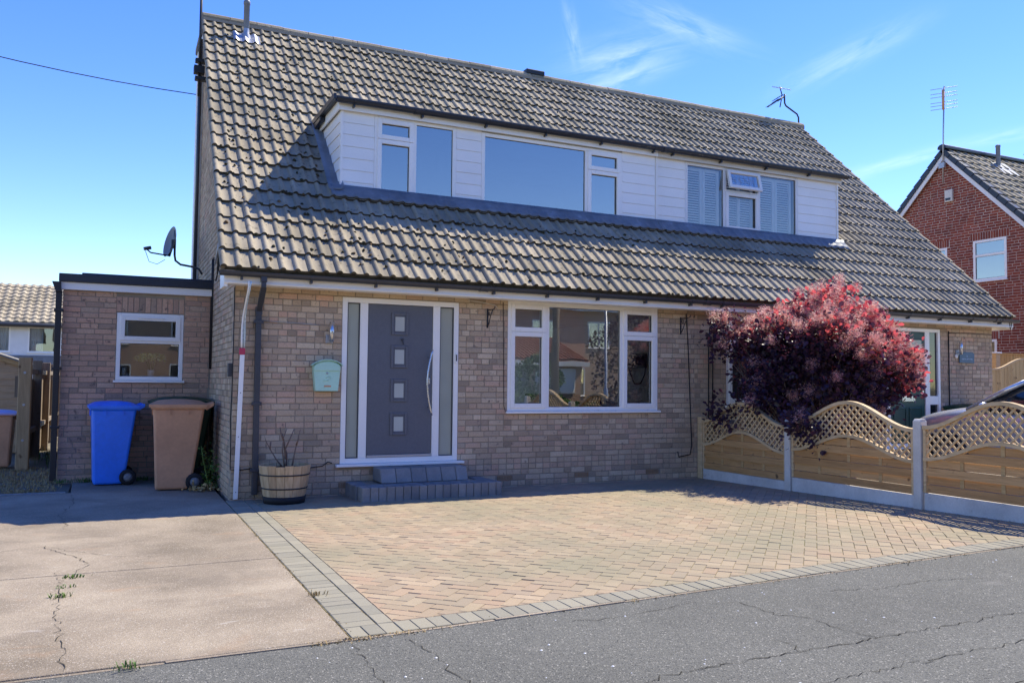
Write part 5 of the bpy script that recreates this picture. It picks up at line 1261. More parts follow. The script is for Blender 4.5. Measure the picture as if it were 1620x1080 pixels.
# ------------------------------------------------------------------ red brick house on the right
RH = thing('red_brick_house', 'red brick gabled house with white bargeboards at the right edge', 'house', (23, 5.72, 0))
XG = 20.0; AY, AZ = 5.72, 8.07; HW = 3.6; fg = LEFTW(XG); ZE = AZ-HW
rholes = [(-4.92, -3.96, 4.28, 5.42), (-6.8, -5.72, 4.28, 5.36), (-5.5, -4.28, 1.5, 2.70)]
mb = MB(); backing(mb, -AY-HW, -AY+HW, -.1, ZE, [h for h in rholes], fg, -.24, -.004)
k = 0
while True:
    a = ZE+k*.10; b = a+.10; k += 1
    if b > AZ-.05: break
    hw = AZ-b; hs_ = [h for h in rholes if h[2] < b and h[3] > a]
    for c in cells(-AY-hw, -AY+hw, a, b, hs_): mb.box(c[0], c[1], -.24, -.004, c[2], c[3], fg)
mb.box(XG+.24, 30, AY-HW, AY-HW+.2, -.1, ZE); mb.box(XG+.24, 30, AY+HW-.2, AY+HW, -.1, ZE); rw = part('wall', mb, M['mortar_red'], RH)
lim = lambda w: (-AY-min(HW, AZ-w-.01), -AY+min(HW, AZ-w-.01))
place_bricks(lay_bricks(-AY-HW, -AY+HW, -.05, AZ-.1, rholes, lim, 31, 'stretch', soldiers=[(-5.0, -3.88, 5.425, 5.645), (-6.85, -5.64, 5.365, 5.585), (-5.5, -4.2, 2.705, 2.925)]), fg, R(-90), rw, M['brick_red'], 300, lambda u, v: v > 555 or u < 1420 or u < 1420+(v-335)*.93)
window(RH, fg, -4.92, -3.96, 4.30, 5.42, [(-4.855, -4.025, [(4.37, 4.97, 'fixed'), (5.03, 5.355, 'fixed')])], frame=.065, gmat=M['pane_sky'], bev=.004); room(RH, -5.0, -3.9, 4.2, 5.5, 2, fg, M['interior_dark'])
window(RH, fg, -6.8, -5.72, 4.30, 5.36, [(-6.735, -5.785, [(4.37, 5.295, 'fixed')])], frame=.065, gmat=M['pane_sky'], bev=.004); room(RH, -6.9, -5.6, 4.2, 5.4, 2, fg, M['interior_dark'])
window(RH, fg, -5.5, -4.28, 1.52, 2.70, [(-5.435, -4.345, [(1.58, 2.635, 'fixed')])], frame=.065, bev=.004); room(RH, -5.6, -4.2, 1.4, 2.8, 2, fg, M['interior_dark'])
ov = XG-.12
for s in (-1, 1):
    q = MB(); q.prism([(AY, AZ-.20), (AY+s*(HW+.4), ZE-.60), (AY+s*(HW+.4), ZE-.40), (AY, AZ+.01)], ov, ov+.03); part('bargeboard', q, M['white_paint'], RH)
    q = MB(); q.prism([(AY, AZ+.02), (AY+s*(HW+.45), ZE-.43), (AY+s*(HW+.45), ZE-.33), (AY, AZ+.12)], ov, 30); rr = part('roof', q, M['tile_dark'], RH)
    for k in range(17):
        a, b = k*.335, k*.335+.32
        q = MB(); d_ = math.sqrt(.5); P = lambda t, h, s=s: (AY+s*t*d_+s*h*d_, AZ+.10-t*d_+h*d_)
        poly = [P(a, -.10), P(b, -.10), P(b, .055), P(a, .035)]; q.prism(poly, ov-.03, ov+.16); part('verge_tile', q, M['navy'], rr, .004)
    if s < 0:
        tb = MB(); e_ = Vector((0, s*d_, -d_)); nn = Vector((0, s*d_, d_))
        for r in range(16):
            for c in range(32):
                P0 = Vector((ov+.17+c*.30, AY, AZ+.10))+e_*(r*.335)+nn*.0
                vs = []
                for v, h in ((0, .02), (.36, .06)):
                    for t, hh in ((0, 0), (.04, .028), (.10, .028), (.14, 0), (.30, 0)): vs.append(tuple(P0+e_*v+nn*(h+hh)+Vector((t, 0, 0))))
                lip = [tuple(P0+e_*.355+nn*(hh*.6+.02)+Vector((t, 0, 0))) for t, hh in ((0, 0), (.04, .028), (.10, .028), (.14, 0), (.30, 0))]
                tb.add(vs+lip, [(i, i+1, i+6, i+5) for i in range(4)]+[(i+5, i+6, i+11, i+10) for i in range(4)])
        part('roof_tile', tb, M['tile_right'], rr, stuff=True)
q = MB(); q.prism([(AY+.14*math.cos(t), AZ+.14+.10*math.sin(t)) for t in [math.pi*(-.1+1.2*k/8) for k in range(9)]], ov-.04, 30); part('ridge_tile', q, M['navy'], RH)
q = MB(); q.lathe([(.06, 0), (.06, .62), (.07, .63), (.07, .68), (.0, .72)], 14, (21.75, 5.35, 7.75)); part('vent_pipe', q, M['hub'], RH)
q = MB(); q.add([(21.5, 4.95, 7.48), (22.15, 4.95, 7.48), (22.15, 5.42, 7.95), (21.5, 5.42, 7.95)], [(0, 1, 2, 3)]); part('pipe_flashing', q, M['galv'], RH)
o = thing('alarm_box', 'small white alarm box high on the red brick gable', 'alarm box', (19.95, 5.6, 6.8)); q = MB(); q.prism([(-5.72, 6.65), (-5.48, 6.65), (-5.48, 6.99), (-5.72, 6.99)], .002, .075, lambda p, z, t: fg(p, t, z)); part('cover', q, M['cream'], o, .012)
q = MB(); q.prism([(-5.69, 6.69), (-5.53, 6.69), (-5.53, 6.755), (-5.69, 6.755)], .0755, .082, lambda p, z, t: fg(p, t, z)); part('strobe', q, M['navy'], o)

# ------------------------------------------------------------------ aerials, dish, wires
o = thing('roof_aerial', 'upright pole aerial with six cross rods on the red house gable', 'aerial', (19.84, 5.65, 7.3))
q = MB(); q.tube([(19.85, 5.70, 7.2), (19.84, 5.66, 8.6), (19.83, 5.60, 9.95)], .02, 8); part('mast', q, M['galv'], o)
for k, z in enumerate((9.90, 9.76, 9.66, 9.50, 9.41, 9.31)):
    q = MB(); q.tube([(19.82-.22, 5.61+.26, z-.02), (19.82+.22, 5.61-.26, z+.01)], .009, 6); part('rod', q, M['galv'], o)
q = MB(); q.tube([(19.80, 5.62, 9.85), (19.79, 5.61, 9.27)], .034, 8); part('boom', q, M['brown_bin'], o)
q = MB(); q.box(19.80, 19.87, 5.62, 5.80, 7.62, 7.77); part('clamp', q, M['galv'], o)
o = thing('yagi_aerial', 'dark television aerial on a cranked pole at the right end of the ridge', 'aerial', (13.68, 4.9, 7.75))
q = MB(); q.tube([(13.68, 4.9, 7.70), (13.67, 4.9, 7.95), (13.62, 4.9, 8.03), (13.27, 4.9, 8.18), (13.23, 4.9, 8.24), (13.22, 4.9, 8.46)], .02, 8); part('pole', q, M['navy'], o)
q = MB(); q.tube([(13.26, 4.9, 8.44), (12.55, 4.75, 8.00)], .013, 6); bo = part('boom', q, M['navy'], o)
for k in range(11):
    t = .28+.72*k/10; x, y, z = 13.26-.71*t, 4.9-.15*t, 8.44-.44*t; q = MB(); w = .13 if k < 5 else .07
    q.tube([(x-.02, y-w, z-.02), (x+.02, y+w, z+.02)], .009, 5)
    if k < 5: q.tube([(x-.05, y-w, z+.045), (x+.02, y+w, z+.06)], .009, 5)
    part('element', q, M['navy'], bo)
q = MB(); q.tube([(13.08, 4.9, 8.62), (13.15, 4.9, 8.42), (13.08, 4.9, 8.12)], .014, 6); part('reflector', q, M['navy'], o)
q = MB(); q.tube([(12.84, 4.9, 8.585), (13.42, 4.9, 8.60)], .011, 6); part('cross_rod', q, M['silver'], o)
o = thing('aerial_mast', 'tall black aerial mast clamped to the left gable near the ridge', 'aerial', (-.12, 4.35, 6.3))
q = MB(); q.tube([(-.13, 4.35, 6.15), (-.13, 4.35, 8.6)], .022, 8); part('mast', q, M['black'], o)
for z in (6.45, 6.75): q = MB(); q.box(-.20, .01, 4.29, 4.41, z-.03, z+.03); part('clamp', q, M['black'], o, .005)
q = MB(); q.box(-.22, -.05, 4.28, 4.42, 6.53, 6.66); part('amplifier', q, M['black'], o, .008)
o = thing('satellite_dish', 'grey satellite dish on a cranked arm above the extension roof', 'satellite dish', (-.03, 4.3, 3.2))
q = MB(); q.tube([(-.005, 4.3, 3.16), (-.05, 4.3, 3.24), (-.12, 4.3, 3.27), (-.34, 4.3, 3.30), (-.42, 4.3, 3.36), (-.435, 4.3, 3.45), (-.44, 4.3, 3.86)], .018, 8); part('arm', q, M['gutter'], o)
dn = Vector((-.93, -.30, .22)).normalized(); dt = dn.cross(Vector((0, 0, 1))).normalized(); db = dt.cross(dn)
def dfn(x, y, z): p = Vector((-.50, 4.3, 3.66))+dt*x+db*(-y)+dn*z; return tuple(p)
q = MB(); q.lathe([(0, -.035), (.10, -.028), (.18, -.008), (.235, .02), (.242, .022), (.235, .014), (.18, -.016), (.0, -.042)], 28, (0, 0, 0), fn=lambda x, y, z: dfn(x*.86, y*1.08, z)); part('reflector', q, M['hub'], o)
q = MB(); q.box(-.49, -.42, 4.26, 4.34, 3.56, 3.70); q.tube([(-.47, 4.3, 3.60), (-.52, 4.28, 3.42)], .02, 6); part('bracket', q, M['gutter'], o)
q = MB(); q.tube([(-.52, 4.28, 3.43), (-.80, 4.2, 3.45), (-.86, 4.18, 3.50)], .012, 6); part('feed_arm', q, M['gutter'], o)
q = MB(); q.tube([(-.90, 4.17, 3.50), (-.80, 4.20, 3.53)], .028, 10); part('receiver', q, M['gutter'], o)
q = MB(); q.tube([(-.88, 4.17, 3.47), (-.82, 4.18, 3.30), (-.70, 4.2, 3.27), (-.58, 4.25, 3.36)], .005, 5); part('cable', q, M['cable'], o)
q = MB(); pts = [(-.1+(-16+.1)*t, 5.3-4.5*t, 6.48+3.1*t*t+.0*t-1.5*t*(1-t)) for t in [k/24 for k in range(25)]]; q.tube(pts, .008, 5)
tag(link('overhead_wire', q.mesh('overhead_wire', M['cable'])), 'dark overhead wire reaching the left gable from the sky', 'wire')
q = MB(); q.tube([(13.2+14*t, -1.0+.0*t, 5.55-.55*t-.5*t*(1-t)) for t in [k/24 for k in range(25)]], .008, 5)
tag(link('overhead_wire', q.mesh('overhead_wire', M['hub'])), 'pale overhead wire crossing in front of the red gable', 'wire')

# ------------------------------------------------------------------ silver car on the neighbour's drive (nose towards the house)
def car(label, loc, rz):
    o = thing('parked_car', label, 'car', loc, None, rz)      # local: nose at +y, length 4.1, width 1.72
    st = [(2.05, .62, .34, .50, .56), (1.98, .76, .26, .64, .78), (1.75, .83, .22, .72, .91), (1.35, .855, .20, .76, .99), (.85, .865, .20, .78, 1.05), (.55, .865, .20, .76, 1.04), (0, .865, .20, .74, 1.0), (-.6, .865, .20, .75, 1.0), (-1.2, .86, .21, .76, 1.01), (-1.7, .83, .23, .76, 1.0), (-1.95, .76, .28, .70, .96), (-2.03, .70, .36, .62, .86)]
    q = MB(); vs = []; fs = []; n = 0
    for y, w, zb, zm, zt in st:
        ring = [(0, zb), (w*.80, zb), (w*.97, zb+.10), (w, zm*.78), (w*.995, zm), (w*.955, zm+(zt-zm)*.55), (w*.86, zt-.02), (w*.5, zt+.012), (0, zt+.02)]
        full = ring + [(-x, z) for x, z in reversed(ring[1:-1])]; n = len(full); vs += [(x, y, z) for x, z in full]
    for i in range(len(st)-1):
        for k in range(n): fs.append((i*n+k, (i+1)*n+k, (i+1)*n+(k+1) % n, i*n+(k+1) % n))
    fs += [tuple(range(n)), tuple(range(len(vs)-1, len(vs)-n-1, -1))]; q.add(vs, fs, True); b = lpart('body', q, M['car'], o); sb = b.modifiers.new('subsurf', 'SUBSURF'); sb.levels = sb.render_levels = 2
    cs = [(.98, .74, 1.05, 0), (.45, .70, 1.27, 1), (.15, .66, 1.415, 1), (-.5, .66, 1.45, 1), (-1.2, .65, 1.41, 1), (-1.6, .64, 1.27, 1), (-1.9, .66, .99, 0)]
    q = MB(); vs = []; fs = []
    for y, w, zt, _ in cs:
        ring = [(-.80, .955), (-.79, 1.0), (-w-.02, zt-.06 if zt > 1.0 else zt), (-w*.85, zt), (0, zt+.025), (w*.85, zt), (w+.02, zt-.06 if zt > 1.0 else zt), (.79, 1.0), (.80, .955)]; n = len(ring); vs += [(x, y, z) for x, z in ring]
    for i in range(len(cs)-1):
        for k in range(n-1): fs.append((i*n+k, i*n+k+1, (i+1)*n+k+1, (i+1)*n+k))
    q.add(vs, fs, True); gh = lpart('glasshouse', q, M['car_glass'], o)
    q = MB(); vs = []; fs = []
    for y, w, zt, k in cs[1:6]: vs += [(x, y, z+.012) for x, z in ((-w-.03, zt-.05), (-w*.85, zt), (0, zt+.027), (w*.85, zt), (w+.03, zt-.05))]
    for i in range(4):
        for k in range(4): fs.append((i*5+k, i*5+k+1, i*5+6+k, i*5+5+k))
    q.add(vs, fs, True); r_ = lpart('roof', q, M['car'], o); sm = r_.modifiers.new('solidify', 'SOLIDIFY'); sm.thickness = .02
    for s in (-1, 1):
        q = MB(); q.tube([(s*.79, .97, .98), (s*.735, .47, 1.25), (s*.69, .17, 1.39)], .034, 8); lpart('windscreen_pillar', q, M['car'], o)
        q = MB(); q.tube([(s*.80, -.45, 1.0), (s*.70, -.45, 1.40)], .03, 8); lpart('door_pillar', q, M['black'], o)
        q = MB(); q.lathe([(0, -.10), (.05, -.085), (.075, 0), (.05, .085), (0, .10)], 12, (0, 0, 0), fn=lambda x, y, z, s=s: (s*.93+z, .62+y*.7, 1.03+x)); lpart('wing_mirror', q, M['car'], o)
        q = MB(); q.lathe([(0, -.03), (.10, -.02), (.14, .0), (.10, .03), (0, .035)], 16, (0, 0, 0), fn=lambda x, y, z, s=s: (s*.60+x*1.3, 1.90-abs(x)*.3+z, .64+y*.7)); lpart('headlight', q, M['silver'], o)
        for y in (1.28, -1.30):
            q = MB(); q.lathe([(.20, -.10), (.29, -.10), (.31, -.06), (.31, .06), (.29, .10), (.20, .10)], 28, (0, 0, 0), fn=lambda a, c, z, s=s, y=y: (s*.79+z, y+a, .31+c)); w_ = lpart('wheel', q, M['rubber'], o)
            q = MB(); q.lathe([(0, .085), (.07, .08), (.19, .06), (.205, .03), (.205, -.05)], 24, (0, 0, 0), fn=lambda a, c, z, s=s, y=y: (s*(.79+z), y+a, .31+c)); lpart('rim', q, M['galv'], w_)
            q = MB(); q.lathe([(.33, -.03), (.37, -.02), (.37, .012), (.33, .012)], 28, (0, 0, 0), fn=lambda a, c, z, s=s, y=y: (s*(.858+z), y+a, .31+c)); lpart('wheel_arch', q, M['black'], o)
    q = MB(); q.box(-.45, .45, 2.0, 2.06, .36, .46); lpart('grille', q, M['black'], o, .02)
    q = MB(); q.box(-.84, .84, -.2, .9, .985, .995); lpart('dashboard', q, M['black'], o)
    return o
car('silver hatchback parked behind the lattice fence, nose towards the house', (10.42, -3.42, .12), 0)

# ------------------------------------------------------------------ purple smoke bush
def leafy(mb, P, D, size, rn, fold=.35):
    D = D.normalized(); s = D.orthogonal().normalized(); s = Matrix.Rotation(rn.uniform(0, 6.28), 3, D) @ s; nrm = D.cross(s)
    a = P; b = P+D*size; m1 = P+D*size*.55+s*size*.36+nrm*size*fold*.3; m2 = P+D*size*.55-s*size*.36+nrm*size*fold*.3; m0 = P+D*size*.55
    q1 = P+D*size*.18+s*size*.16; q2 = P+D*size*.18-s*size*.16; t1 = P+D*size*.88+s*size*.22; t2 = P+D*size*.88-s*size*.22
    mb.add([a, q1, m1, t1, b, t2, m2, q2, m0], [(0, 1, 8), (1, 2, 8), (2, 3, 8), (3, 4, 8), (4, 5, 8), (5, 6, 8), (6, 7, 8), (7, 0, 8)])
SB = thing('smoke_bush', 'purple-leaved smoke bush with pink plumes leaning over the fence', 'bush', (8.0, -1.5, 0))
rn = random.Random(11); C0 = Vector((7.93, -1.45, 1.62))
dark, red, plm, stems = MB(), MB(), MB(), MB()
side = CR*1.0; fwd = Vector((CF.x, CF.y, 0)).normalized(); upv = Vector((0, 0, 1)); side = Vector((CR.x, CR.y, 0)).normalized()
ax = Vector((1, 0, 0)); ay = Vector((0, 1, 0))
tips = []
for k in range(820):
    d = Vector((rn.gauss(0, 1), rn.gauss(0, 1), rn.gauss(.15, 1))).normalized()
    r = rn.uniform(.30, 1.0)**.45
    lump = 1+.13*math.sin(d.x*5+1)*math.cos(d.y*4)+.10*math.sin(d.z*7+d.x*3)
    p = C0 + (side*(d.dot(side)*(1.10 if d.dot(side) > 0 else 1.15)) + fwd*(d.dot(fwd)*.95) + upv*(d.z*(1.0 if d.z > 0 else .95)))*r*lump
    if p.y > -.22: p.y = -.22-rn.random()*.3
    if p.z < .50: continue
    tips.append((p, d, r*lump))
for (u, z, y_) in ((6.80, .95, -.75), (6.78, 1.02, -.6), (6.75, .92, -2.2), (6.72, .86, -2.35), (6.80, 1.0, -2.05), (6.85, 1.9, -.75), (6.78, 2.1, -.55), (6.85, 2.3, -.6)):
    for k in range(4): tips.append((Vector((u+rn.gauss(0, .06), y_+rn.gauss(0, .07), z+rn.gauss(0, .06))), Vector((-1, rn.gauss(0, .3), -.1 if z < 1.3 else .4)), .95))
sunh = Vector((SUN.x, SUN.y, SUN.z))
for p, d, r in tips:
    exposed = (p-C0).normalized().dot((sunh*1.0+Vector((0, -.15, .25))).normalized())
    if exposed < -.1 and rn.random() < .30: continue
    n = rn.randint(24, 34); young_sunlit = exposed > .12 and r > .74
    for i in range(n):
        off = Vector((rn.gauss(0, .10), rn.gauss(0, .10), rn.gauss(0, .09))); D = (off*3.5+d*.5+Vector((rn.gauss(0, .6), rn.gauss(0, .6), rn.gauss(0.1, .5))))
        tgt = red if (young_sunlit and rn.random() < .62*(.35+exposed)) else dark  # red leaves thicken sunwards: backlit brightness put into colour, besides young growth
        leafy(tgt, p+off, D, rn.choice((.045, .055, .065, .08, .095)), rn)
    base = C0+Vector((rn.gauss(0, .12), rn.gauss(0, .1), -1.3)); mid = base.lerp(p, .55)+Vector((rn.gauss(0, .08), rn.gauss(0, .08), rn.gauss(-.05, .06)))
    if rn.random() < .34: stems.tube([base, mid, p], [.015, .010, .004], 5)
    if (exposed > .02 and r > .66 and rn.random() < .85) or rn.random() < .08:
        pc = p+d*.12+Vector((0, 0, .07)); R0 = rn.uniform(.08, .135)
        for i in range(360):
            v_ = Vector((rn.gauss(0, 1), rn.gauss(0, 1), rn.gauss(0, 1.1))).normalized()*R0*rn.random()**.6; a = pc+v_; e = Vector((rn.gauss(0, 1), rn.gauss(0, 1), rn.gauss(0, 1))).normalized(); b = a+e*rn.uniform(.018, .04); w = e.orthogonal().normalized()*.0036
            plm.add([a-w, a+w, b], [(0, 1, 2)])
for k in range(7):
    a = k*.9; b0 = Vector((8.0+.10*math.cos(a), -1.45+.10*math.sin(a), -.02)); t_ = C0+Vector((math.cos(a)*.7, math.sin(a)*.5, rn.uniform(-.1, .7)))
    stems.tube([b0, b0.lerp(t_, .4)+Vector((rn.gauss(0, .06), rn.gauss(0, .06), 0)), t_], [.035, .026, .012], 8)
o = part('crown', dark, M['leaf_purple'], SB); o = part('young_sunlit_leaves', red, M['leaf_red'], SB); part('plumes', plm, M['plume'], SB); part('branches', stems, M['twig'], SB)

# ------------------------------------------------------------------ weeds and litter of the ground
def tuft(mb, x, y, z, n, h, rn, spread=.05):
    for i in range(n):
        a = rn.uniform(0, 6.28); px_, py_ = x+rn.gauss(0, spread), y+rn.gauss(0, spread*.6); l = rn.uniform(.4, 1)*h; w = rn.uniform(.002, .005)
        dx, dy = math.cos(a)*l*.6, math.sin(a)*l*.6; cx, cy = -math.sin(a)*w, math.cos(a)*w
        mb.add([(px_-cx, py_-cy, z), (px_+cx, py_+cy, z), (px_+dx*.5+cx, py_+dy*.5+cy, z+l*.7), (px_+dx*.5-cx, py_+dy*.5-cy, z+l*.7), (px_+dx, py_+dy, z+l*.8)], [(0, 1, 2, 3), (3, 2, 4)])
rn = random.Random(6)
for (x, y, n, h, lab) in ((-1.56, -4.20, 40, .045, 'low green weed in the long crack of the concrete drive, nearest the pavement'), (-1.50, -3.62, 46, .04, 'low green weed where the crack meets the slab joint'), (-1.55, -3.93, 16, .035, 'tiny weed in the drive crack between two bigger weeds'),
                          (-1.18, -5.84, 30, .05, 'green weed on the edge between the concrete drive and the pavement'), (-.02, -4.80, 30, .05, 'straw-green weed between the concrete and the grey border blocks')):
    q = MB(); tuft(q, x, y, gz(x, y)-.004, n, h, rn, .035); o = thing('weed', lab, 'weed', (x, y, gz(x, y))); part('blades', q, M['leaf_green'] if y > -4.7 or y < -5 else M['dry_grass'], o, stuff=True)
q = MB()
for k in range(60): tuft(q, rn.uniform(-1.95, -.15), 2.55-abs(rn.gauss(0, .06)), 0, 7, .09, rn, .03)
for k in range(16): tuft(q, rn.uniform(-.25, -.04), rn.uniform(1.2, 2.5), 0, 8, .16, rn, .03)
for k in range(10): tuft(q, rn.uniform(-2.4, -2.1), rn.uniform(5, 8), -.02, 14, .25, rn, .08)
o = link('wall_foot_weeds', q.mesh('wall_foot_weeds', M['leaf_green'])); o['kind'] = 'stuff'
q = MB()
for k in range(620): tuft(q, rn.uniform(-3.4, -1.95), rn.uniform(1.55, 4.9), -.02, 9, .05, rn, .06)
for k in range(40): x = rn.uniform(-.3, .4); tuft(q, x, -5.815+rn.gauss(0, .012), -.01, 6, .022, rn, .03)
for k in range(150): x = rn.uniform(.3, 6.6); tuft(q, x, -5.815+rn.gauss(0, .012), gz(x, -5.8)-.01, 3, .016, rn, .04)
for k in range(120): y = rn.uniform(-5.7, -1.2); tuft(q, -.055+rn.gauss(0, .008), y, -.008, 3, .018, rn, .02)
o = link('dry_grass', q.mesh('dry_grass', M['dry_grass'])); o['kind'] = 'stuff'
q = MB()
for k in range(700):
    y = rn.uniform(-5.6, -.1); x = rn.choice((.15, .25))+rn.gauss(0, .006) if k % 2 else rn.uniform(.25, 6.7)
    tuft(q, x, y, gz(x, y)-.008, 3, .009, rn, .012)
o = link('joint_moss', q.mesh('joint_moss', M['dry_grass'])); o['kind'] = 'stuff'
# tall stem and dead leaves beside the brown bin
o = thing('wall_weed', 'tall thin weed stem with dead leaves between the brown bin and the house', 'plant', (-.16, 1.02, 0))
q = MB(); q.tube([(-.13, 1.02, 0), (-.17, 1.03, .2), (-.215, 1.05, .42), (-.24, 1.06, .57)], [.009, .008, .006, .004], 6); part('stem', q, M['leaf_green'], o)
q = MB()
for k in range(40): leafy(q, Vector((-.14-.09*k/40+rn.gauss(0, .015), 1.03+rn.gauss(0, .02), .05+.5*k/40)), Vector((rn.gauss(0, 1), rn.gauss(0, 1), .3)), .03, rn)
part('leaf', q, M['leaf_green'], o, stuff=True)
q = MB()
for k in range(110): leafy(q, Vector((-.19+rn.gauss(0, .09), 1.0+rn.gauss(0, .07), .01+abs(rn.gauss(0, .035)))), Vector((rn.gauss(0, 1), rn.gauss(0, 1), rn.gauss(.2, .4))), rn.uniform(.03, .06), rn)
part('dead_leaves', q, M['dry_grass'], o, stuff=True)
o = thing('corner_plant', 'dark green leafy weed growing against the house side wall', 'plant', (-.1, 1.4, 0))
q = MB()
for k in range(220): leafy(q, Vector((-.10+rn.gauss(0, .05), 1.45+rn.gauss(0, .22), abs(rn.gauss(0, .2)))), Vector((rn.gauss(-.3, 1), rn.gauss(0, 1), rn.gauss(.2, .6))), rn.uniform(.03, .06), rn)
part('foliage', q, M['leaf_green'], o)
q = MB(); q.tube([(-.10, 1.45, 0), (-.1, 1.44, .35)], .008, 5); part('stem', q, M['leaf_green'], o)
# pale pebbles and chips scattered on the tarmac
q = MB()
for k in range(70):
    x, y = rn.uniform(-2, 6), rn.uniform(-7.6, -5.9); s = rn.uniform(.004, .010); z = gz(x, y)-.008
    q.add([(x-s, y, z), (x, y-s, z), (x+s, y, z), (x, y+s, z), (x, y, z+s*.6)], [(0, 1, 4), (1, 2, 4), (2, 3, 4), (3, 0, 4)])
o = link('scattered_grit', q.mesh('scattered_grit', M['white_paint'])); o['kind'] = 'stuff'

# ------------------------------------------------------------------ across the road: what the windows reflect
OH = thing('house_opposite', 'brown brick house across the road, seen reflected in the front window', 'house', (17, -30, 0))
fb = lambda u, d, w: (-u+34, -26+d, w)      # wall facing +y
ohw = [(x, x+1.3, 3.2, 4.5) for x in (12.5, 15.6, 18.4, 21.2)] + [(14.0, 16.2, .8, 2.2), (19.0, 20.6, .8, 2.2)]
q = MB(); backing(q, 9, 25, -.1, 5.2, ohw, fb, -.3, 0); part('wall', q, M['brick_ext'], OH)
for a, b, c, d in ohw:
    window(OH, fb, a, b, c, d, [(a+.06, (a+b)/2-.03, [(c+.06, d-.06, 'fixed')]), ((a+b)/2+.03, b-.06, [(c+.06, d-.06, 'fixed')])], gmat=M['pane_sky'], bev=0); room(OH, a, b, c, d, 1.5, fb, M['interior_dark'], -.31)
q = MB(); q.prism([(-25.6, 5.2), (-30, 8.2), (-34.4, 5.2)], 8.8, 25.2); part('roof', q, M['tile_orange'], OH)
q = MB(); q.box(9, 25, -25.7, -25.68, 5.02, 5.22); part('fascia', q, M['white_paint'], OH)
def plain_house(x0, x1, label, hgt=5.0, mat='brick_ext'):
    O = thing('house_opposite', label, 'house', ((x0+x1)/2, -31, 0)); fb2 = lambda u, d, w: (-u+x0+x1, -27+d, w); n = int((x1-x0)//3); hs_ = []
    for i in range(n):
        a = x0+(x1-x0)*(i+.5)/n; hs_ += [(a-.75, a+.75, 3.0, 4.2), (a-.85, a+.85, .7, 2.1)]
    q = MB(); backing(q, x0, x1, -.1, hgt, hs_, fb2, -.3, 0); part('wall', q, M[mat], O)
    for a, b, c, d in hs_: window(O, fb2, a, b, c, d, [(a+.06, (a+b)/2-.03, [(c+.06, d-.06, 'fixed')]), ((a+b)/2+.03, b-.06, [(c+.06, d-.06, 'fixed')])], bev=0); room(O, a, b, c, d, 1.5, fb2, M['interior_dark'], -.31)
    q = MB(); q.prism([(-26.6, hgt), (-31, hgt+3), (-35.4, hgt)], x0-.2, x1+.2); part('roof', q, M['tile_dark'], O)
plain_house(-6.5, 7, 'brown brick house across the road, straight opposite the driveway')
plain_house(-22, -8, 'second brown brick house across the road, further left')
plain_house(27, 40, 'third brown brick house across the road, far right')
GA_ = thing('garage_opposite', 'low garage with orange tiled roof across the road', 'garage', (14.5, -22, 0))
q = MB(); q.box(12.2, 17.2, -24.5, -21.5, 0, 2.35); part('wall', q, M['brick_ext'], GA_)
q = MB(); q.prism([(-21.2, 2.36), (-24.7, 3.5), (-24.7, 2.36)], 11.9, 17.5); rf = part('roof', q, M['tile_orange'], GA_)
for r in range(9):
    q = MB(); y0 = -21.2-r*.385; z0 = 2.38+r*.1255
    for c in range(28): x = 11.9+c*.2; q.tube([(x+.06, y0, z0+.045), (x+.06, y0-.40, z0+.155)], .055, 6, False)
    part('tile_course', q, M['tile_orange'], rf)
q = MB(); q.box(11.9, 17.5, -21.24, -21.2, 2.15, 2.36); part('fascia', q, M['white_paint'], GA_)
q = MB(); q.box(15.0, 16.9, -21.49, -21.45, 1.0, 2.05); part('window', q, M['upvc'], GA_, .01)
q = MB(); q.box(12.5, 14.6, -21.49, -21.45, .02, 2.1); part('garage_door', q, M['interior_dark'], GA_, .01)
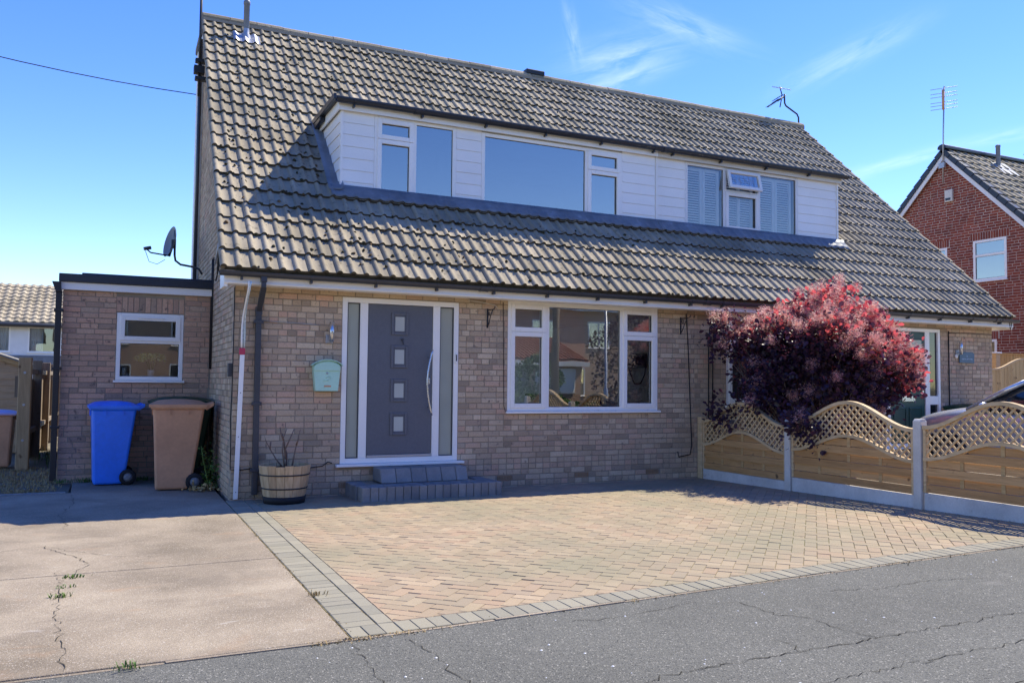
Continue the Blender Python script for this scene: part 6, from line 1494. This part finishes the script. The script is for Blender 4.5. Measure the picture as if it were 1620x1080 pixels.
def bushy(name, label, cat, c, r, n, mat, rs, trunk=True):
    o = thing(name, label, cat, (c[0], c[1], 0)); rn = random.Random(rs); q = MB()
    for k in range(n):
        d = Vector((rn.gauss(0, 1), rn.gauss(0, 1), rn.gauss(0, 1))).normalized(); s = rn.uniform(.55, 1)**.5*(1+.15*math.sin(d.x*6)+.12*math.sin(d.z*7)); p = Vector(c)+Vector((d.x*r[0], d.y*r[1], d.z*r[2]))*s
        if p.z < .05: continue
        leafy(q, p, d+Vector((rn.gauss(0, .7), rn.gauss(0, .7), rn.gauss(0, .7))), rn.uniform(.10, .17), rn)
    part('crown', q, mat, o)
    if trunk: q = MB(); q.tube([(c[0], c[1], 0), (c[0]+.05, c[1], c[2]*.6), (c[0], c[1], c[2])], [.12, .09, .05], 8); part('trunk', q, M['twig'], o)
bushy('garden_bush', 'light green bush in front of the garage across the road', 'bush', (13.9, -19.0, 1.35), (1.0, .9, 1.25), 1500, M['hedge'], 3)
bushy('garden_hedge', 'clipped green hedge along the far pavement', 'hedge', (12.3, -17.6, .45), (3.6, .5, .6), 2600, M['hedge'], 4, False)
bushy('garden_tree', 'dark purple-leaved tree across the road', 'tree', (18.6, -19.2, 2.5), (1.9, 1.5, 2.0), 2600, M['leaf_purple'], 5)
o = thing('telegraph_pole', 'wooden telegraph pole across the road', 'pole', (11.8, -13.8, 0)); q = MB(); q.tube([(11.8, -13.8, -.1), (11.8, -13.8, 6.2)], [.14, .10], 14); part('shaft', q, M['old_fence'], o)
o = thing('street_lamp', 'grey street lamp column across the road', 'street lamp', (14.6, -15.2, 0)); q = MB(); q.tube([(14.6, -15.2, -.1), (14.6, -15.2, 1.2), (14.6, -15.2, 1.25), (14.6, -15.2, 5.6)], [.09, .09, .055, .045], 12); part('column', q, M['galv'], o)
q = MB(); q.box(14.48, 14.72, -15.2, -14.6, 5.55, 5.68); part('lantern', q, M['galv'], o, .03)
lw = MB(); lw.add([(-60, -60, -.03), (80, -60, -.03), (80, -13.4, -.03), (-60, -13.4, -.03)], [(0, 1, 2, 3)]); struct('far_verge', lw, M['lawn'])
